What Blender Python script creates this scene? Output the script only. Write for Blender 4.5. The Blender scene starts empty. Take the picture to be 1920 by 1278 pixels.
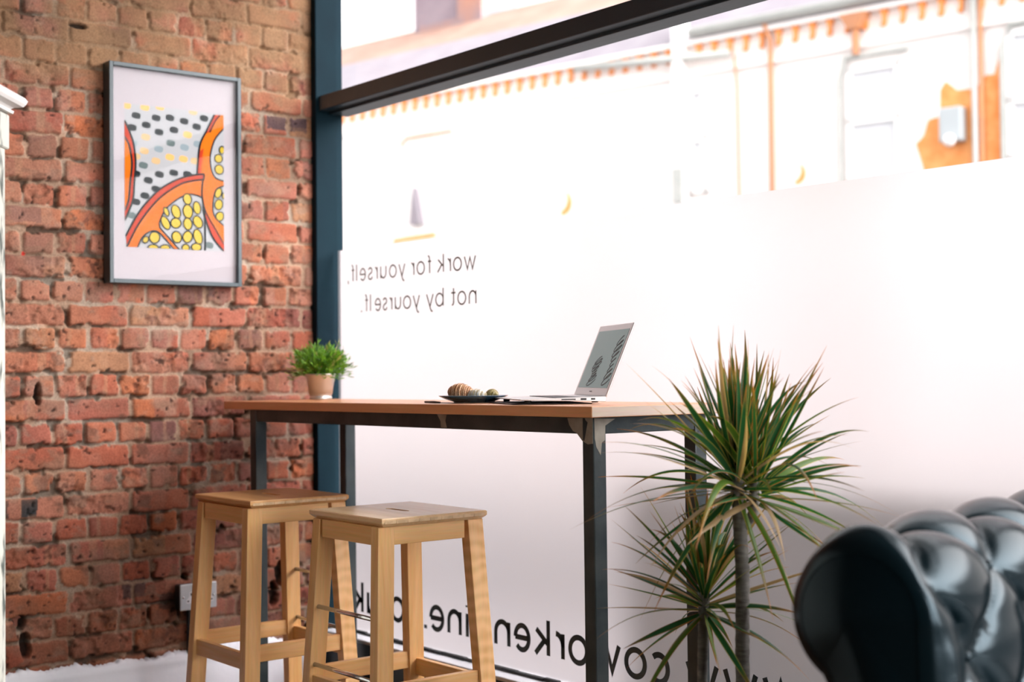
import bpy, bmesh, math, random
import numpy as np
from mathutils import Vector, Matrix

sc = bpy.context.scene
COL = sc.collection
PI = math.pi
EYE = 1.10                       # camera height above the floor

# ---------------------------------------------------------------- camera, sky, sun, exposure
cam_d = bpy.data.cameras.new('camera')
cam = bpy.data.objects.new('camera', cam_d)
COL.objects.link(cam)
sc.camera = cam
cam_d.sensor_width = 36.0
cam_d.lens = 2630.6 * 36.0 / 1920.0
_yaw, _pit, _rol = math.radians(-51.3786), math.radians(1.2678), math.radians(-0.538)
_f = Vector((math.sin(_yaw) * math.cos(_pit), math.cos(_yaw) * math.cos(_pit), math.sin(_pit)))
_r = Vector((math.cos(_yaw), -math.sin(_yaw), 0.0))
_u = _r.cross(_f)
_r2 = _r * math.cos(_rol) + _u * math.sin(_rol)
_u2 = -_r * math.sin(_rol) + _u * math.cos(_rol)
cam.matrix_world = Matrix((( _r2.x, _u2.x, -_f.x, 0.0), (_r2.y, _u2.y, -_f.y, 0.0), (_r2.z, _u2.z, -_f.z, EYE), (0, 0, 0, 1)))
cam_d.clip_start = 0.05
cam_d.clip_end = 200
cam_d.dof.use_dof = True
cam_d.dof.focus_distance = 3.5
cam_d.dof.aperture_fstop = 2.6

world = bpy.data.worlds.new('sky')
sc.world = world
world.use_nodes = True
_wn = world.node_tree.nodes; _wl = world.node_tree.links
# overcast-bright sky with a broad sun glow low along the street, to the right of the view
SKY_BASE, SKY_GLOW, SKY_POW = 1.75, 14.5, 3.0
_g = _wn.new('ShaderNodeTexCoord'); _vm = _wn.new('ShaderNodeVectorMath'); _vm.operation = 'DOT_PRODUCT'
_vm.inputs[1].default_value = Vector((0.84, 0.48, 0.26)).normalized()
_wl.new(_g.outputs['Generated'], _vm.inputs[0])
_mx = _wn.new('ShaderNodeMath'); _mx.operation = 'MAXIMUM'; _mx.inputs[1].default_value = 0.0; _wl.new(_vm.outputs['Value'], _mx.inputs[0])
_pw = _wn.new('ShaderNodeMath'); _pw.operation = 'POWER'; _pw.inputs[1].default_value = SKY_POW; _wl.new(_mx.outputs[0], _pw.inputs[0])
_ma = _wn.new('ShaderNodeMath'); _ma.operation = 'MULTIPLY_ADD'; _ma.inputs[1].default_value = SKY_GLOW; _ma.inputs[2].default_value = SKY_BASE; _wl.new(_pw.outputs[0], _ma.inputs[0])
_wn['Background'].inputs[0].default_value = (1.0, 0.965, 0.965, 1)
_wl.new(_ma.outputs[0], _wn['Background'].inputs[1])

sc.view_settings.view_transform = 'Standard'
sc.view_settings.look = 'None'
sc.view_settings.gamma = 1.0
sc.view_settings.use_curve_mapping = False
sc.view_settings.exposure = 0.38
sc.cycles.max_bounces = 10
sc.cycles.diffuse_bounces = 5
sc.cycles.glossy_bounces = 4
sc.cycles.transmission_bounces = 6
sc.cycles.transparent_max_bounces = 12
sc.cycles.caustics_reflective = False
sc.cycles.use_denoising = True
sc.cycles.sample_clamp_indirect = 8.0

# ---------------------------------------------------------------- helpers
def mat(name, col, rough=0.5, metal=0.0, noise=0.0, nscale=8.0, col2=None, bump=0.0, bscale=40.0, coat=0.0, spec=0.5, stretch=None):
    m = bpy.data.materials.new(name)
    m.use_nodes = True
    nt = m.node_tree
    b = nt.nodes['Principled BSDF']
    b.inputs['Base Color'].default_value = (*col, 1)
    b.inputs['Roughness'].default_value = rough
    b.inputs['Metallic'].default_value = metal
    b.inputs['Specular IOR Level'].default_value = spec
    b.inputs['Coat Weight'].default_value = coat
    tc = nt.nodes.new('ShaderNodeTexCoord')
    mp = nt.nodes.new('ShaderNodeMapping')
    nt.links.new(tc.outputs['Object'], mp.inputs['Vector'])
    if stretch: mp.inputs['Scale'].default_value = stretch
    if col2 is not None:
        n = nt.nodes.new('ShaderNodeTexNoise')
        n.inputs['Scale'].default_value = nscale
        n.inputs['Detail'].default_value = 5
        nt.links.new(mp.outputs[0], n.inputs['Vector'])
        r = nt.nodes.new('ShaderNodeValToRGB')
        r.color_ramp.elements[0].position = 0.5 - 0.2 * (1 - noise)
        r.color_ramp.elements[1].position = 0.5 + 0.2 * (1 - noise)
        r.color_ramp.elements[0].color = (*col, 1)
        r.color_ramp.elements[1].color = (*col2, 1)
        nt.links.new(n.outputs['Fac'], r.inputs['Fac'])
        nt.links.new(r.outputs['Color'], b.inputs['Base Color'])
    if bump:
        n2 = nt.nodes.new('ShaderNodeTexNoise')
        n2.inputs['Scale'].default_value = bscale
        n2.inputs['Detail'].default_value = 6
        nt.links.new(mp.outputs[0], n2.inputs['Vector'])
        bp = nt.nodes.new('ShaderNodeBump')
        bp.inputs['Strength'].default_value = bump
        bp.inputs['Distance'].default_value = 0.004
        nt.links.new(n2.outputs['Fac'], bp.inputs['Height'])
        nt.links.new(bp.outputs[0], b.inputs['Normal'])
    return m

def wood(name, c1, c2, axis='Z', rough=0.42, rings=9.0, glint=0.0):
    """pale wood with long grain along one axis"""
    m = bpy.data.materials.new(name); m.use_nodes = True
    nt = m.node_tree; L = nt.links; N = nt.nodes
    b = N['Principled BSDF']; b.inputs['Roughness'].default_value = rough
    tc = N.new('ShaderNodeTexCoord'); mp = N.new('ShaderNodeMapping')
    L.new(tc.outputs['Object'], mp.inputs['Vector'])
    s = {'X': (0.9, 14, 14), 'Y': (14, 0.9, 14), 'Z': (14, 14, 0.9)}[axis]
    mp.inputs['Scale'].default_value = s
    n = N.new('ShaderNodeTexNoise'); n.inputs['Scale'].default_value = rings * 0.5; n.inputs['Detail'].default_value = 6; n.inputs['Distortion'].default_value = 0.6
    L.new(mp.outputs[0], n.inputs['Vector'])
    r = N.new('ShaderNodeValToRGB')
    r.color_ramp.elements[0].position = 0.32; r.color_ramp.elements[1].position = 0.68
    r.color_ramp.elements[0].color = (*c1, 1); r.color_ramp.elements[1].color = (*c2, 1)
    L.new(n.outputs['Fac'], r.inputs['Fac'])
    n2 = N.new('ShaderNodeTexNoise'); n2.inputs['Scale'].default_value = 260; n2.inputs['Detail'].default_value = 2
    mp2 = N.new('ShaderNodeMapping'); L.new(tc.outputs['Object'], mp2.inputs['Vector'])
    mp2.inputs['Scale'].default_value = {'X': (0.06, 1, 1), 'Y': (1, 0.06, 1), 'Z': (1, 1, 0.06)}[axis]
    L.new(mp2.outputs[0], n2.inputs['Vector'])
    mx = N.new('ShaderNodeMix'); mx.data_type = 'RGBA'; mx.blend_type = 'MULTIPLY'; mx.inputs['Factor'].default_value = 0.22
    L.new(r.outputs['Color'], mx.inputs['A']); L.new(n2.outputs['Color'], mx.inputs['B'])
    hs = N.new('ShaderNodeMix'); hs.data_type = 'RGBA'; hs.blend_type = 'MIX'; hs.inputs['Factor'].default_value = 0.0
    L.new(mx.outputs['Result'], hs.inputs['A'])
    if glint:                       # mottled sun gloss put into the wood colour
        w = N.new('ShaderNodeTexWave'); w.inputs['Scale'].default_value = 9; w.inputs['Distortion'].default_value = 7; w.inputs['Detail'].default_value = 2
        w.bands_direction = 'Z' if axis == 'Z' else 'X'
        L.new(tc.outputs['Object'], w.inputs['Vector'])
        mm = N.new('ShaderNodeMath'); mm.operation = 'MULTIPLY'; mm.inputs[1].default_value = glint
        L.new(w.outputs['Fac'], mm.inputs[0]); L.new(mm.outputs[0], hs.inputs['Factor'])
        hs.inputs['B'].default_value = (c2[0] * 1.15, c2[1] * 1.2, c2[2] * 1.3, 1)
    L.new(hs.outputs['Result'], b.inputs['Base Color'])
    return m

def obj(name, bm, material, parent=None, smooth=False, loc=None):
    me = bpy.data.meshes.new(name)
    if isinstance(bm, bmesh.types.BMesh):
        bmesh.ops.recalc_face_normals(bm, faces=bm.faces[:])
        bm.to_mesh(me); bm.free()
    else:
        v, f = bm
        me.from_pydata(v, [], f)
    mats = material if isinstance(material, (list, tuple)) else [material]
    for m_ in mats: me.materials.append(m_)
    if smooth:
        me.polygons.foreach_set('use_smooth', [True] * len(me.polygons))
    o = bpy.data.objects.new(name, me)
    COL.objects.link(o)
    if parent is not None: o.parent = parent
    if loc is not None: o.location = loc
    return o

def tag(o, label, cat, group=None):
    o['label'] = label; o['category'] = cat
    if group: o['group'] = group
    return o

def thing(name, label, cat, loc=(0, 0, 0), rotz=0.0, group=None):
    o = bpy.data.objects.new(name, None); COL.objects.link(o)
    o.location = loc; o.rotation_euler = (0, 0, rotz)
    return tag(o, label, cat, group)

def struct(o):
    o['kind'] = 'structure'; return o

def box(bm, lo, hi, bev=0.0, seg=2, mi=0, M=None):
    r = bmesh.ops.create_cube(bm, size=1.0)
    vs = r['verts']
    c = [(a + b) / 2 for a, b in zip(lo, hi)]; s = [abs(b - a) for a, b in zip(lo, hi)]
    for v in vs:
        v.co = Vector((v.co.x * s[0] + c[0], v.co.y * s[1] + c[1], v.co.z * s[2] + c[2]))
    fs = set(f for v in vs for f in v.link_faces)
    if bev > 0:
        es = list(set(e for v in vs for e in v.link_edges))
        rb = bmesh.ops.bevel(bm, geom=es, offset=bev, segments=seg, affect='EDGES', profile=0.5)
        fs = set(rb['faces']) | set(f for f in fs if f.is_valid)
        vs = list(set(v for f in fs for v in f.verts))
    for f in fs: f.material_index = mi
    if M is not None: bmesh.ops.transform(bm, matrix=M, verts=vs)
    return vs

def prism(bm, bottom, top, bev=0.0):
    """closed solid from two matching rings of points"""
    vb = [bm.verts.new(p) for p in bottom]; vt = [bm.verts.new(p) for p in top]
    n = len(vb); fs = [bm.faces.new(vb[::-1]), bm.faces.new(vt)]
    for i in range(n): fs.append(bm.faces.new((vb[i], vb[(i + 1) % n], vt[(i + 1) % n], vt[i])))
    if bev:
        es = list(set(e for f in fs for e in f.edges))
        bmesh.ops.bevel(bm, geom=es, offset=bev, segments=2, affect='EDGES', profile=0.5)

def tube(bm, pts, r, seg=10, cap=True, radii=None):
    pts = [Vector(p) for p in pts]; rings = []
    up = Vector((0, 0, 1))
    for i, p in enumerate(pts):
        a = pts[max(0, i - 1)]; b = pts[min(len(pts) - 1, i + 1)]
        t = (b - a).normalized()
        s = t.cross(up) if abs(t.z) < .9 else t.cross(Vector((1, 0, 0)))
        s.normalize(); w = s.cross(t)
        rr = radii[i] if radii else r
        rings.append([bm.verts.new(p + (s * math.cos(2 * PI * k / seg) + w * math.sin(2 * PI * k / seg)) * rr) for k in range(seg)])
    for i in range(len(rings) - 1):
        for k in range(seg):
            bm.faces.new((rings[i][k], rings[i][(k + 1) % seg], rings[i + 1][(k + 1) % seg], rings[i + 1][k]))
    if cap:
        bm.faces.new(rings[0][::-1]); bm.faces.new(rings[-1])

def lathe(bm, prof, seg=48, c=(0, 0, 0)):
    rings = []
    for (r, z) in prof:
        rings.append([bm.verts.new((c[0] + r * math.cos(2 * PI * k / seg), c[1] + r * math.sin(2 * PI * k / seg), c[2] + z)) for k in range(seg)] if r > 1e-6 else [bm.verts.new((c[0], c[1], c[2] + z))])
    for i in range(len(rings) - 1):
        A, B = rings[i], rings[i + 1]
        for k in range(seg):
            k2 = (k + 1) % seg
            if len(A) == 1 and len(B) == 1: continue
            if len(A) == 1: bm.faces.new((A[0], B[k2], B[k]))
            elif len(B) == 1: bm.faces.new((A[k], A[k2], B[0]))
            else: bm.faces.new((A[k], A[k2], B[k2], B[k]))

# ---- numpy value noise
def _hash(ix, iy, seed):
    h = (ix.astype(np.int64) * 374761393 + iy.astype(np.int64) * 668265263 + seed * 1274126177) & 0x7fffffff
    h = ((h ^ (h >> 13)) * 1103515245 + 12345) & 0x7fffffff
    h = ((h ^ (h >> 11)) * 22695477 + 1) & 0x7fffffff
    return (h >> 7 & 0xffff) / 65535.0
def vnoise(x, y, seed=0):
    ix = np.floor(x); iy = np.floor(y); fx = x - ix; fy = y - iy
    fx = fx * fx * (3 - 2 * fx); fy = fy * fy * (3 - 2 * fy)
    a = _hash(ix, iy, seed); b = _hash(ix + 1, iy, seed); c = _hash(ix, iy + 1, seed); d = _hash(ix + 1, iy + 1, seed)
    return (a * (1 - fx) + b * fx) * (1 - fy) + (c * (1 - fx) + d * fx) * fy
def fbm(x, y, seed=0, oct=4):
    s = 0; a = 0.5; t = 0
    for o in range(oct):
        s = s + a * vnoise(x * 2 ** o, y * 2 ** o, seed + o * 17); t += a; a *= 0.5
    return s / t
def sstep(a, b, x):
    t = np.clip((x - a) / (b - a), 0, 1); return t * t * (3 - 2 * t)

# ---------------------------------------------------------------- materials
M_white = mat('white_paint', (0.74, 0.72, 0.70), 0.55, col2=(0.80, 0.78, 0.76), nscale=3, bump=0.1)
M_plaster = mat('plaster', (0.16, 0.17, 0.17), 0.8, bump=0.15, bscale=20)
M_teal = mat('teal_paint', (0.003, 0.015, 0.024), 0.7, spec=.10, col2=(0.004, 0.020, 0.030), nscale=6, bump=0.12, bscale=30)
M_teal_dark = mat('dark_frame_paint', (0.014, 0.034, 0.050), 0.45, col2=(0.03, 0.05, 0.06), nscale=9, bump=0.12, bscale=30)
M_sill = mat('sill_paint', (0.70, 0.72, 0.74), 0.4, col2=(0.62, 0.66, 0.70), nscale=9, bump=0.15, bscale=25)
M_black = mat('black_rubber', (0.012, 0.016, 0.018), 0.6, bump=0.4, bscale=90)
M_floor = wood('dark_floor', (0.075, 0.040, 0.024), (0.13, 0.07, 0.04), 'Y', 0.5)
M_asphalt = mat('asphalt', (0.075, 0.072, 0.075), 0.9, col2=(0.10, 0.10, 0.105), nscale=2, bump=0.4, bscale=80)
M_paving = mat('paving', (0.16, 0.15, 0.155), 0.9, col2=(0.22, 0.21, 0.21), nscale=3, bump=0.3)
M_letter = mat('dark_vinyl', (0.008, 0.022, 0.026), 0.5, col2=(0.012, 0.028, 0.032), nscale=60)
M_letter_small = mat('olive_vinyl', (0.045, 0.042, 0.020), 0.5, col2=(0.065, 0.058, 0.03), nscale=60)
M_birch = wood('birch_wood', (0.80, 0.43, 0.145), (0.90, 0.56, 0.24), 'Z', 0.40, 7)
M_birch_glint = wood('birch_sun_glint', (0.80, 0.43, 0.15), (0.90, 0.56, 0.25), 'Z', 0.34, 7, glint=0.45)
M_birch_h = wood('birch_rail_x', (0.80, 0.43, 0.145), (0.90, 0.56, 0.24), 'X', 0.42, 7)
M_birch_v = wood('birch_rail_y', (0.80, 0.43, 0.145), (0.90, 0.56, 0.24), 'Y', 0.42, 7)
M_chrome = mat('chrome', (0.72, 0.72, 0.72), 0.14, 1.0, bump=0.02)

# ---------------------------------------------------------------- brick wall
WX = -4.41
def brick_wall():
    st = 0.004
    ys = np.arange(0.86, 2.70, st); zs = np.arange(0.08, 2.62, st)
    Y, Z = np.meshgrid(ys, zs)
    # warp coordinates
    Yw = Y + 0.010 * (fbm(Y * 9, Z * 9, 5, 3) - 0.5) + 0.007 * (fbm(Y * 38, Z * 38, 9, 3) - 0.5)
    Zw = Z + 0.007 * (fbm(Y * 7, Z * 3, 21, 3) - 0.5) + 0.010 * (fbm(Y * 34, Z * 34, 25, 3) - 0.5)
    ch = 0.0765
    K = np.floor((Zw - 1.107) / ch); fz = (Zw - 1.107) - K * ch
    head = (K.astype(int) % 2) != 0
    w = np.where(head, 0.1065, 0.2155)
    y0 = np.where(head, 1.764, 1.695) + 0.024 * (_hash(K, K * 0 + 3, 7) - 0.5) * (np.abs(K) > 0.5)
    B = np.floor((Yw - y0) / w); fy = (Yw - y0) - B * w
    # occasional vertical shift of a joint
    mort = 0.0030 + 0.0034 * fbm(Y * 22, Z * 22, 31, 2)
    rr = _hash(B, K, 41)
    shl = 0.004 * (_hash(B, K, 42) - 0.3); shr = 0.004 * (_hash(B, K, 43) - 0.3)
    sht = 0.004 * (_hash(B, K, 44) - 0.4); shb = 0.004 * (_hash(B, K, 45) - 0.4)
    dx = np.minimum(fy - mort - shl, w - fy - mort - shr)
    dz = np.minimum(fz - mort * 0.9 - shb, ch - fz - mort * 0.9 - sht)
    rad = 0.010
    qx = rad - dx; qz = rad - dz
    d = np.where((qx > 0) & (qz > 0), rad - np.sqrt(np.maximum(qx, 0) ** 2 + np.maximum(qz, 0) ** 2), np.minimum(dx, dz))
    # chips and crumbled places
    chip = fbm(Y * 30, Z * 30, 55, 4)
    d = d - 0.010 * sstep(0.62, 0.78, chip)
    inb = sstep(-0.0012, 0.0022, d)
    relief = fbm(Y * 40, Z * 40, 61, 4) - 0.5
    face = 0.013 + 0.004 * (_hash(B, K, 46) - 0.5) * 2 + relief * 0.0020 + (fz - ch / 2) * (_hash(B, K, 47) - 0.5) * 0.07
    rough_b = _hash(B, K, 48) > 0.66
    face = face - rough_b * 0.008 * sstep(0.45, 0.72, fbm(Y * 26, Z * 26, 71, 4))
    face = face + 0.0025 * np.minimum(d, 0.008) / 0.008
    mh = 0.003 + 0.010 * fbm(Y * 20, Z * 20, 81, 4) + 0.003 * (fbm(Y * 90, Z * 90, 82, 2) - 0.5) - 0.014 * sstep(0.55, 0.66, fbm(Y * 17, Z * 21, 84, 3))
    H = face * inb + mh * (1 - inb)
    # holes / pits
    pit = sstep(0.78, 0.86, fbm(Y * 60, Z * 60, 91, 2)) * inb
    H = H - pit * 0.004
    # a few deep broken joints
    holes = [(1.598, 1.043, .012, .035), (1.56, 0.26, .016, .04), (2.46, 0.40, .020, .045), (1.37, 0.73, .01, .012), (2.10, 0.42, .012, .014), (1.545, 0.33, .02, .022), (2.435, 0.33, .018, .05), (1.735, 2.235, .03, .01)]
    hole = np.zeros_like(Y)
    for (hy, hz, ry, rz) in holes:
        q = ((Y - hy) / ry) ** 2 + ((Z - hz) / rz) ** 2 + 1.2 * (fbm(Y * 50, Z * 50, 95, 3) - 0.5)
        hole = np.maximum(hole, 1 - sstep(0.6, 1.15, q))
    H = H - 0.035 * hole
    # rubble band above the skirting
    # plaster residue at the top
    res = sstep(1.98, 2.20, Z + 0.30 * (fbm(Y * 3.2, Z * 3.2, 101, 4) - 0.5) + 0.10 * (Y - 1.8)) * sstep(0.25, 0.55, fbm(Y * 7, Z * 7, 105, 3))
    H = H * (1 - 0.45 * res) + 0.45 * res * (0.012 + 0.004 * fbm(Y * 25, Z * 25, 107, 3))
    # ---- colour
    pal = np.array([[.46, .155, .092], [.50, .190, .110], [.44, .165, .115], [.56, .205, .095], [.36, .125, .085], [.54, .255, .175], [.48, .205, .150], [.30, .125, .100], [.47, .270, .150], [.24, .120, .105], [.56, .24, .13]])
    wts = np.cumsum([.16, .15, .13, .12, .11, .08, .08, .06, .05, .02, .04])
    def pick(h): return pal[np.clip(np.searchsorted(wts, h), 0, len(pal) - 1)]
    C = pick(_hash(B, K, 11))
    # kiss marks: vertical bands of a second tone inside a brick
    split = 0.25 + 0.5 * _hash(B, K, 12)
    second = pick(_hash(B, K, 13)) * 0.6 + C * 0.4
    sec = (fy / w > split) & (_hash(B, K, 14) > 0.45)
    C = np.where(sec[..., None], second, C)
    band = (np.abs(fy / w - (0.3 + 0.4 * _hash(B, K, 15))) < 0.06) & (_hash(B, K, 16) > 0.6)
    C = np.where(band[..., None], C * 0.6 + np.array([.55, .36, .22]) * 0.4, C)
    blotch = fbm(Y * 14, Z * 14, 111, 4)[..., None]
    C = C * (0.72 + 0.55 * blotch)
    pale = (sstep(0.52, 0.72, fbm(Y * 24, Z * 24, 115, 4)) * (0.25 + 0.55 * (_hash(B, K, 17) > 0.7)))[..., None]
    C = C * (1 - 0.62 * pale) + np.array([.56, .40, .30]) * 0.62 * pale
    dark = sstep(0.62, 0.72, fbm(Y * 55, Z * 55, 117, 3))[..., None] * rough_b[..., None]
    C = C * (1 - 0.72 * dark) + np.array([.12, .045, .03]) * 0.72 * dark
    # the two blue-black bricks and a few burnt ones (fixed places)
    for (cy, cz, ry, rz, c) in [(1.475, 0.686, .030, .029, (.045, .055, .06)), (1.572, 0.686, .026, .029, (.045, .058, .065)), (2.06, 0.345, .05, .026, (.13, .085, .08)), (1.92, 0.40, .04, .03, (.13, .09, .09)), (1.81, 2.215, .11, .028, (.17, .085, .075)), (2.545, 2.15, .03, .03, (.20, .06, .05)), (2.5, 2.0, .08, .03, (.13, .09, .10)), (1.42, 1.62, .09, .03, (.28, .14, .13)), (1.56, 1.62, .05, .03, (.26, .14, .14)), (2.19, 1.40, .02, .035, (.22, .15, .14))]:
        mk = (np.abs(Yw - cy) < ry) & (np.abs(Zw - cz) < rz)
        C = np.where(mk[..., None], np.array(c) * (0.75 + 0.5 * blotch), C)
    mt = fbm(Y * 11, Z * 11, 121, 4)[..., None]
    MC = np.array([.315, .205, .140]) * (0.62 + 0.75 * mt)
    greyish = sstep(0.5, 0.66, fbm(Y * 9, Z * 12, 125, 3))[..., None]
    crk = sstep(0.57, 0.66, fbm(Y * 17, Z * 21, 84, 3))[..., None]
    MC = MC * (1 - 0.8 * crk) + np.array([.05, .03, .02]) * 0.8 * crk
    MC = MC * (1 - 0.45 * greyish) + np.array([.37, .33, .27]) * 0.45 * greyish
    low = sstep(1.55, 1.15, Z)[..., None] * 0.0
    brn = (0.55 * sstep(0.46, 0.70, fbm(Y * 4.2, Z * 5.5, 151, 4)))[..., None]
    C = C * (1 - brn) + np.array([.34, .19, .115]) * (0.7 + 0.6 * blotch) * brn
    gry = (0.40 * sstep(0.55, 0.72, fbm(Y * 5, Z * 8, 161, 4)))[..., None]
    C = C * (1 - gry) + np.array([.30, .20, .17]) * gry
    inc = np.clip(inb, 0, 1)[..., None]
    smear = (sstep(0.58, 0.68, fbm(Y * 18, Z * 26, 131, 4)) * 0.55)[..., None]
    C = C * (1 - smear) + MC * smear
    C = np.clip(C * np.array([.74, .63, .60]), 0, .85)
    A = C * inc + MC * (1 - inc)
    A = A * (1 - 0.75 * pit[..., None])
    R_ = res[..., None] * 0.85
    A = A * (1 - R_) + np.array([.235, .135, .070]) * (0.6 + 0.8 * fbm(Y * 9, Z * 9, 135, 4)[..., None]) * R_
    # brick darkened lower down, pinkish bloom in the middle band
    lowtone = sstep(1.15, 0.45, Z + 0.35 * (fbm(Y * 2.5, Z * 2.5, 141, 3) - 0.5))[..., None]
    A = A * (1 - 0.7 * lowtone) + A * np.array([.62, .56, .52]) * 0.7 * lowtone
    A = A * (1 - 0.9 * hole[..., None])
    reds = [(1.555, 1.487, .006)]
    for (cy, cz, r_) in reds:
        mk = ((Y - cy) ** 2 + (Z - cz) ** 2) < r_ * r_
        A = np.where(mk[..., None], np.array([.45, .03, .02]), A)
    A = np.clip(A, 0.004, 0.9)
    ny, nz = len(ys), len(zs)
    P = np.stack([WX - 0.012 + H, Y, Z], -1).reshape(-1, 3)
    idx = np.arange(ny * nz).reshape(nz, ny)
    q = np.stack([idx[:-1, :-1], idx[:-1, 1:], idx[1:, 1:], idx[1:, :-1]], -1).reshape(-1, 4)
    me = bpy.data.meshes.new('wall_left')
    me.vertices.add(len(P)); me.vertices.foreach_set('co', P.ravel().astype(np.float32))
    me.loops.add(q.size); me.loops.foreach_set('vertex_index', q.ravel().astype(np.int32))
    me.polygons.add(len(q)); me.polygons.foreach_set('loop_start', np.arange(0, q.size, 4, dtype=np.int32))
    me.update(calc_edges=True)
    ca = me.color_attributes.new('brick_colour', 'FLOAT_COLOR', 'POINT')
    ca.data.foreach_set('color', np.concatenate([A.reshape(-1, 3), np.ones((ny * nz, 1))], 1).ravel().astype(np.float32))
    me.polygons.foreach_set('use_smooth', [True] * len(me.polygons))
    m = bpy.data.materials.new('old_brick'); m.use_nodes = True
    nt = m.node_tree; N = nt.nodes; L = nt.links; b = N['Principled BSDF']
    at = N.new('ShaderNodeAttribute'); at.attribute_name = 'brick_colour'
    tc = N.new('ShaderNodeTexCoord')
    n = N.new('ShaderNodeTexNoise'); n.inputs['Scale'].default_value = 170; n.inputs['Detail'].default_value = 5
    L.new(tc.outputs['Object'], n.inputs['Vector'])
    mr = N.new('ShaderNodeMapRange'); mr.inputs[1].default_value = .3; mr.inputs[2].default_value = .7; mr.inputs[3].default_value = .78; mr.inputs[4].default_value = 1.22
    L.new(n.outputs['Fac'], mr.inputs[0])
    mx = N.new('ShaderNodeMix'); mx.data_type = 'RGBA'; mx.blend_type = 'MULTIPLY'; mx.inputs['Factor'].default_value = 1
    L.new(at.outputs['Color'], mx.inputs['A']); L.new(mr.outputs[0], mx.inputs['B'])
    L.new(mx.outputs['Result'], b.inputs['Base Color'])
    b.inputs['Roughness'].default_value = 0.85; b.inputs['Specular IOR Level'].default_value = 0.25
    bp = N.new('ShaderNodeBump'); bp.inputs['Strength'].default_value = 0.3; bp.inputs['Distance'].default_value = 0.0015
    L.new(n.outputs['Fac'], bp.inputs['Height']); L.new(bp.outputs[0], b.inputs['Normal'])
    me.materials.append(m)
    o = bpy.data.objects.new('wall_left', me); COL.objects.link(o)
    return struct(o)
wall = brick_wall()
# plain continuation of the brick wall around the modelled part, with the solid wall behind it
m_pb = bpy.data.materials.new('plain_brick'); m_pb.use_nodes = True
_n = m_pb.node_tree.nodes; _l = m_pb.node_tree.links
_tc = _n.new('ShaderNodeTexCoord'); _mp = _n.new('ShaderNodeMapping'); _mp.inputs['Rotation'].default_value = (PI / 2, 0, PI / 2)
_bt = _n.new('ShaderNodeTexBrick'); _bt.inputs['Scale'].default_value = 1.0; _bt.inputs['Brick Width'].default_value = .2155; _bt.inputs['Row Height'].default_value = .0765; _bt.inputs['Mortar Size'].default_value = .007
_bt.inputs['Color1'].default_value = (.42, .16, .10, 1); _bt.inputs['Color2'].default_value = (.32, .12, .085, 1); _bt.inputs['Mortar'].default_value = (.30, .21, .14, 1)
_cs = _n.new('ShaderNodeCombineXYZ'); _sp = _n.new('ShaderNodeSeparateXYZ')
_l.new(_tc.outputs['Object'], _sp.inputs[0]); _l.new(_sp.outputs['Y'], _cs.inputs['X']); _l.new(_sp.outputs['Z'], _cs.inputs['Y']); _l.new(_cs.outputs[0], _bt.inputs['Vector'])
_l.new(_bt.outputs['Color'], _n['Principled BSDF'].inputs['Base Color']); _n['Principled BSDF'].inputs['Roughness'].default_value = .9
bm = bmesh.new()
box(bm, (-4.62, -3.4, 0), (WX - 0.045, 2.712, 3.3))
box(bm, (WX - 0.05, -3.4, 0), (WX, 0.862, 3.3))
box(bm, (WX - 0.05, 0.86, 2.615), (WX, 2.70, 3.3))
box(bm, (WX - 0.05, 0.86, 0.0), (WX - .002, 2.70, 0.085))
obj('wall_left_core', bm, m_pb, wall)
m_skirt = mat('skirting_paint', (0.76, 0.78, 0.82), 0.45, col2=(0.84, 0.85, 0.88), nscale=5, bump=0.2, bscale=30)
# skirting board with a ragged plaster-and-paint top edge
def skirting():
    bm = bmesh.new(); rnd = random.Random(4)
    N = 260; ys = [-3.3 + (2.61 + 3.3) * i / N for i in range(N + 1)] if False else [0.9 + (2.60 - 0.9) * i / N for i in range(N + 1)]
    rows = []
    for i, y in enumerate(ys):
        a = 0.006 * math.sin(y * 9) + 0.005 * math.sin(y * 37 + 1) + rnd.uniform(-.0035, .0035)
        top = 0.170 + a
        if 2.13 < y < 2.45: top += 0.016 * abs(math.sin((y - 2.13) * PI / .32)) * rnd.uniform(.7, 1.1)
        prof = [(0.030, 0.0), (0.030, 0.120), (0.026, 0.128), (0.028, 0.140), (0.024, 0.150), (0.021, 0.160), (0.016, top), (-0.012, top + 0.003)]
        rows.append([bm.verts.new((WX + px, y, pz)) for px, pz in prof])
    for i in range(N):
        for k in range(len(prof) - 1):
            bm.faces.new((rows[i][k], rows[i + 1][k], rows[i + 1][k + 1], rows[i][k + 1]))
    bm.faces.new(rows[0]); bm.faces.new(rows[-1][::-1])
    box(bm, (WX, -3.3, 0), (WX + .03, 0.9, .16))
    return struct(obj('baseboard_left', bm, m_skirt, None, True))
skirting()

# ---------------------------------------------------------------- room shell
def slab(name, lo, hi, m):
    bm = bmesh.new(); box(bm, lo, hi); return struct(obj(name, bm, m))
slab('floor', (-4.6, -3.4, -0.12), (3.4, 2.86, 0.0), M_floor)
slab('ceiling', (-4.6, -3.4, 3.3), (3.4, 3.0, 3.5), mat('grey_ceiling', (.34, .34, .34), .8, bump=.1))
slab('wall_back', (-4.6, -3.6, -0.1), (3.6, -3.4, 3.4), M_plaster)
bm = bmesh.new()                                        # right wall with an unseen opening added to side-light the stools
box(bm, (3.4, -3.6, -0.1), (3.6, 3.0, 0.35)); box(bm, (3.4, -3.6, 2.95), (3.6, 3.0, 3.4)); box(bm, (3.4, -3.6, .35), (3.6, 0.6, 2.95)); box(bm, (3.4, 2.5, .35), (3.6, 3.0, 2.95))
struct(obj('wall_right', bm, M_plaster))
bm = bmesh.new()
box(bm, (-4.6, 2.60, 2.95), (3.4, 2.90, 6.5))            # wall over the shopfront
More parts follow.
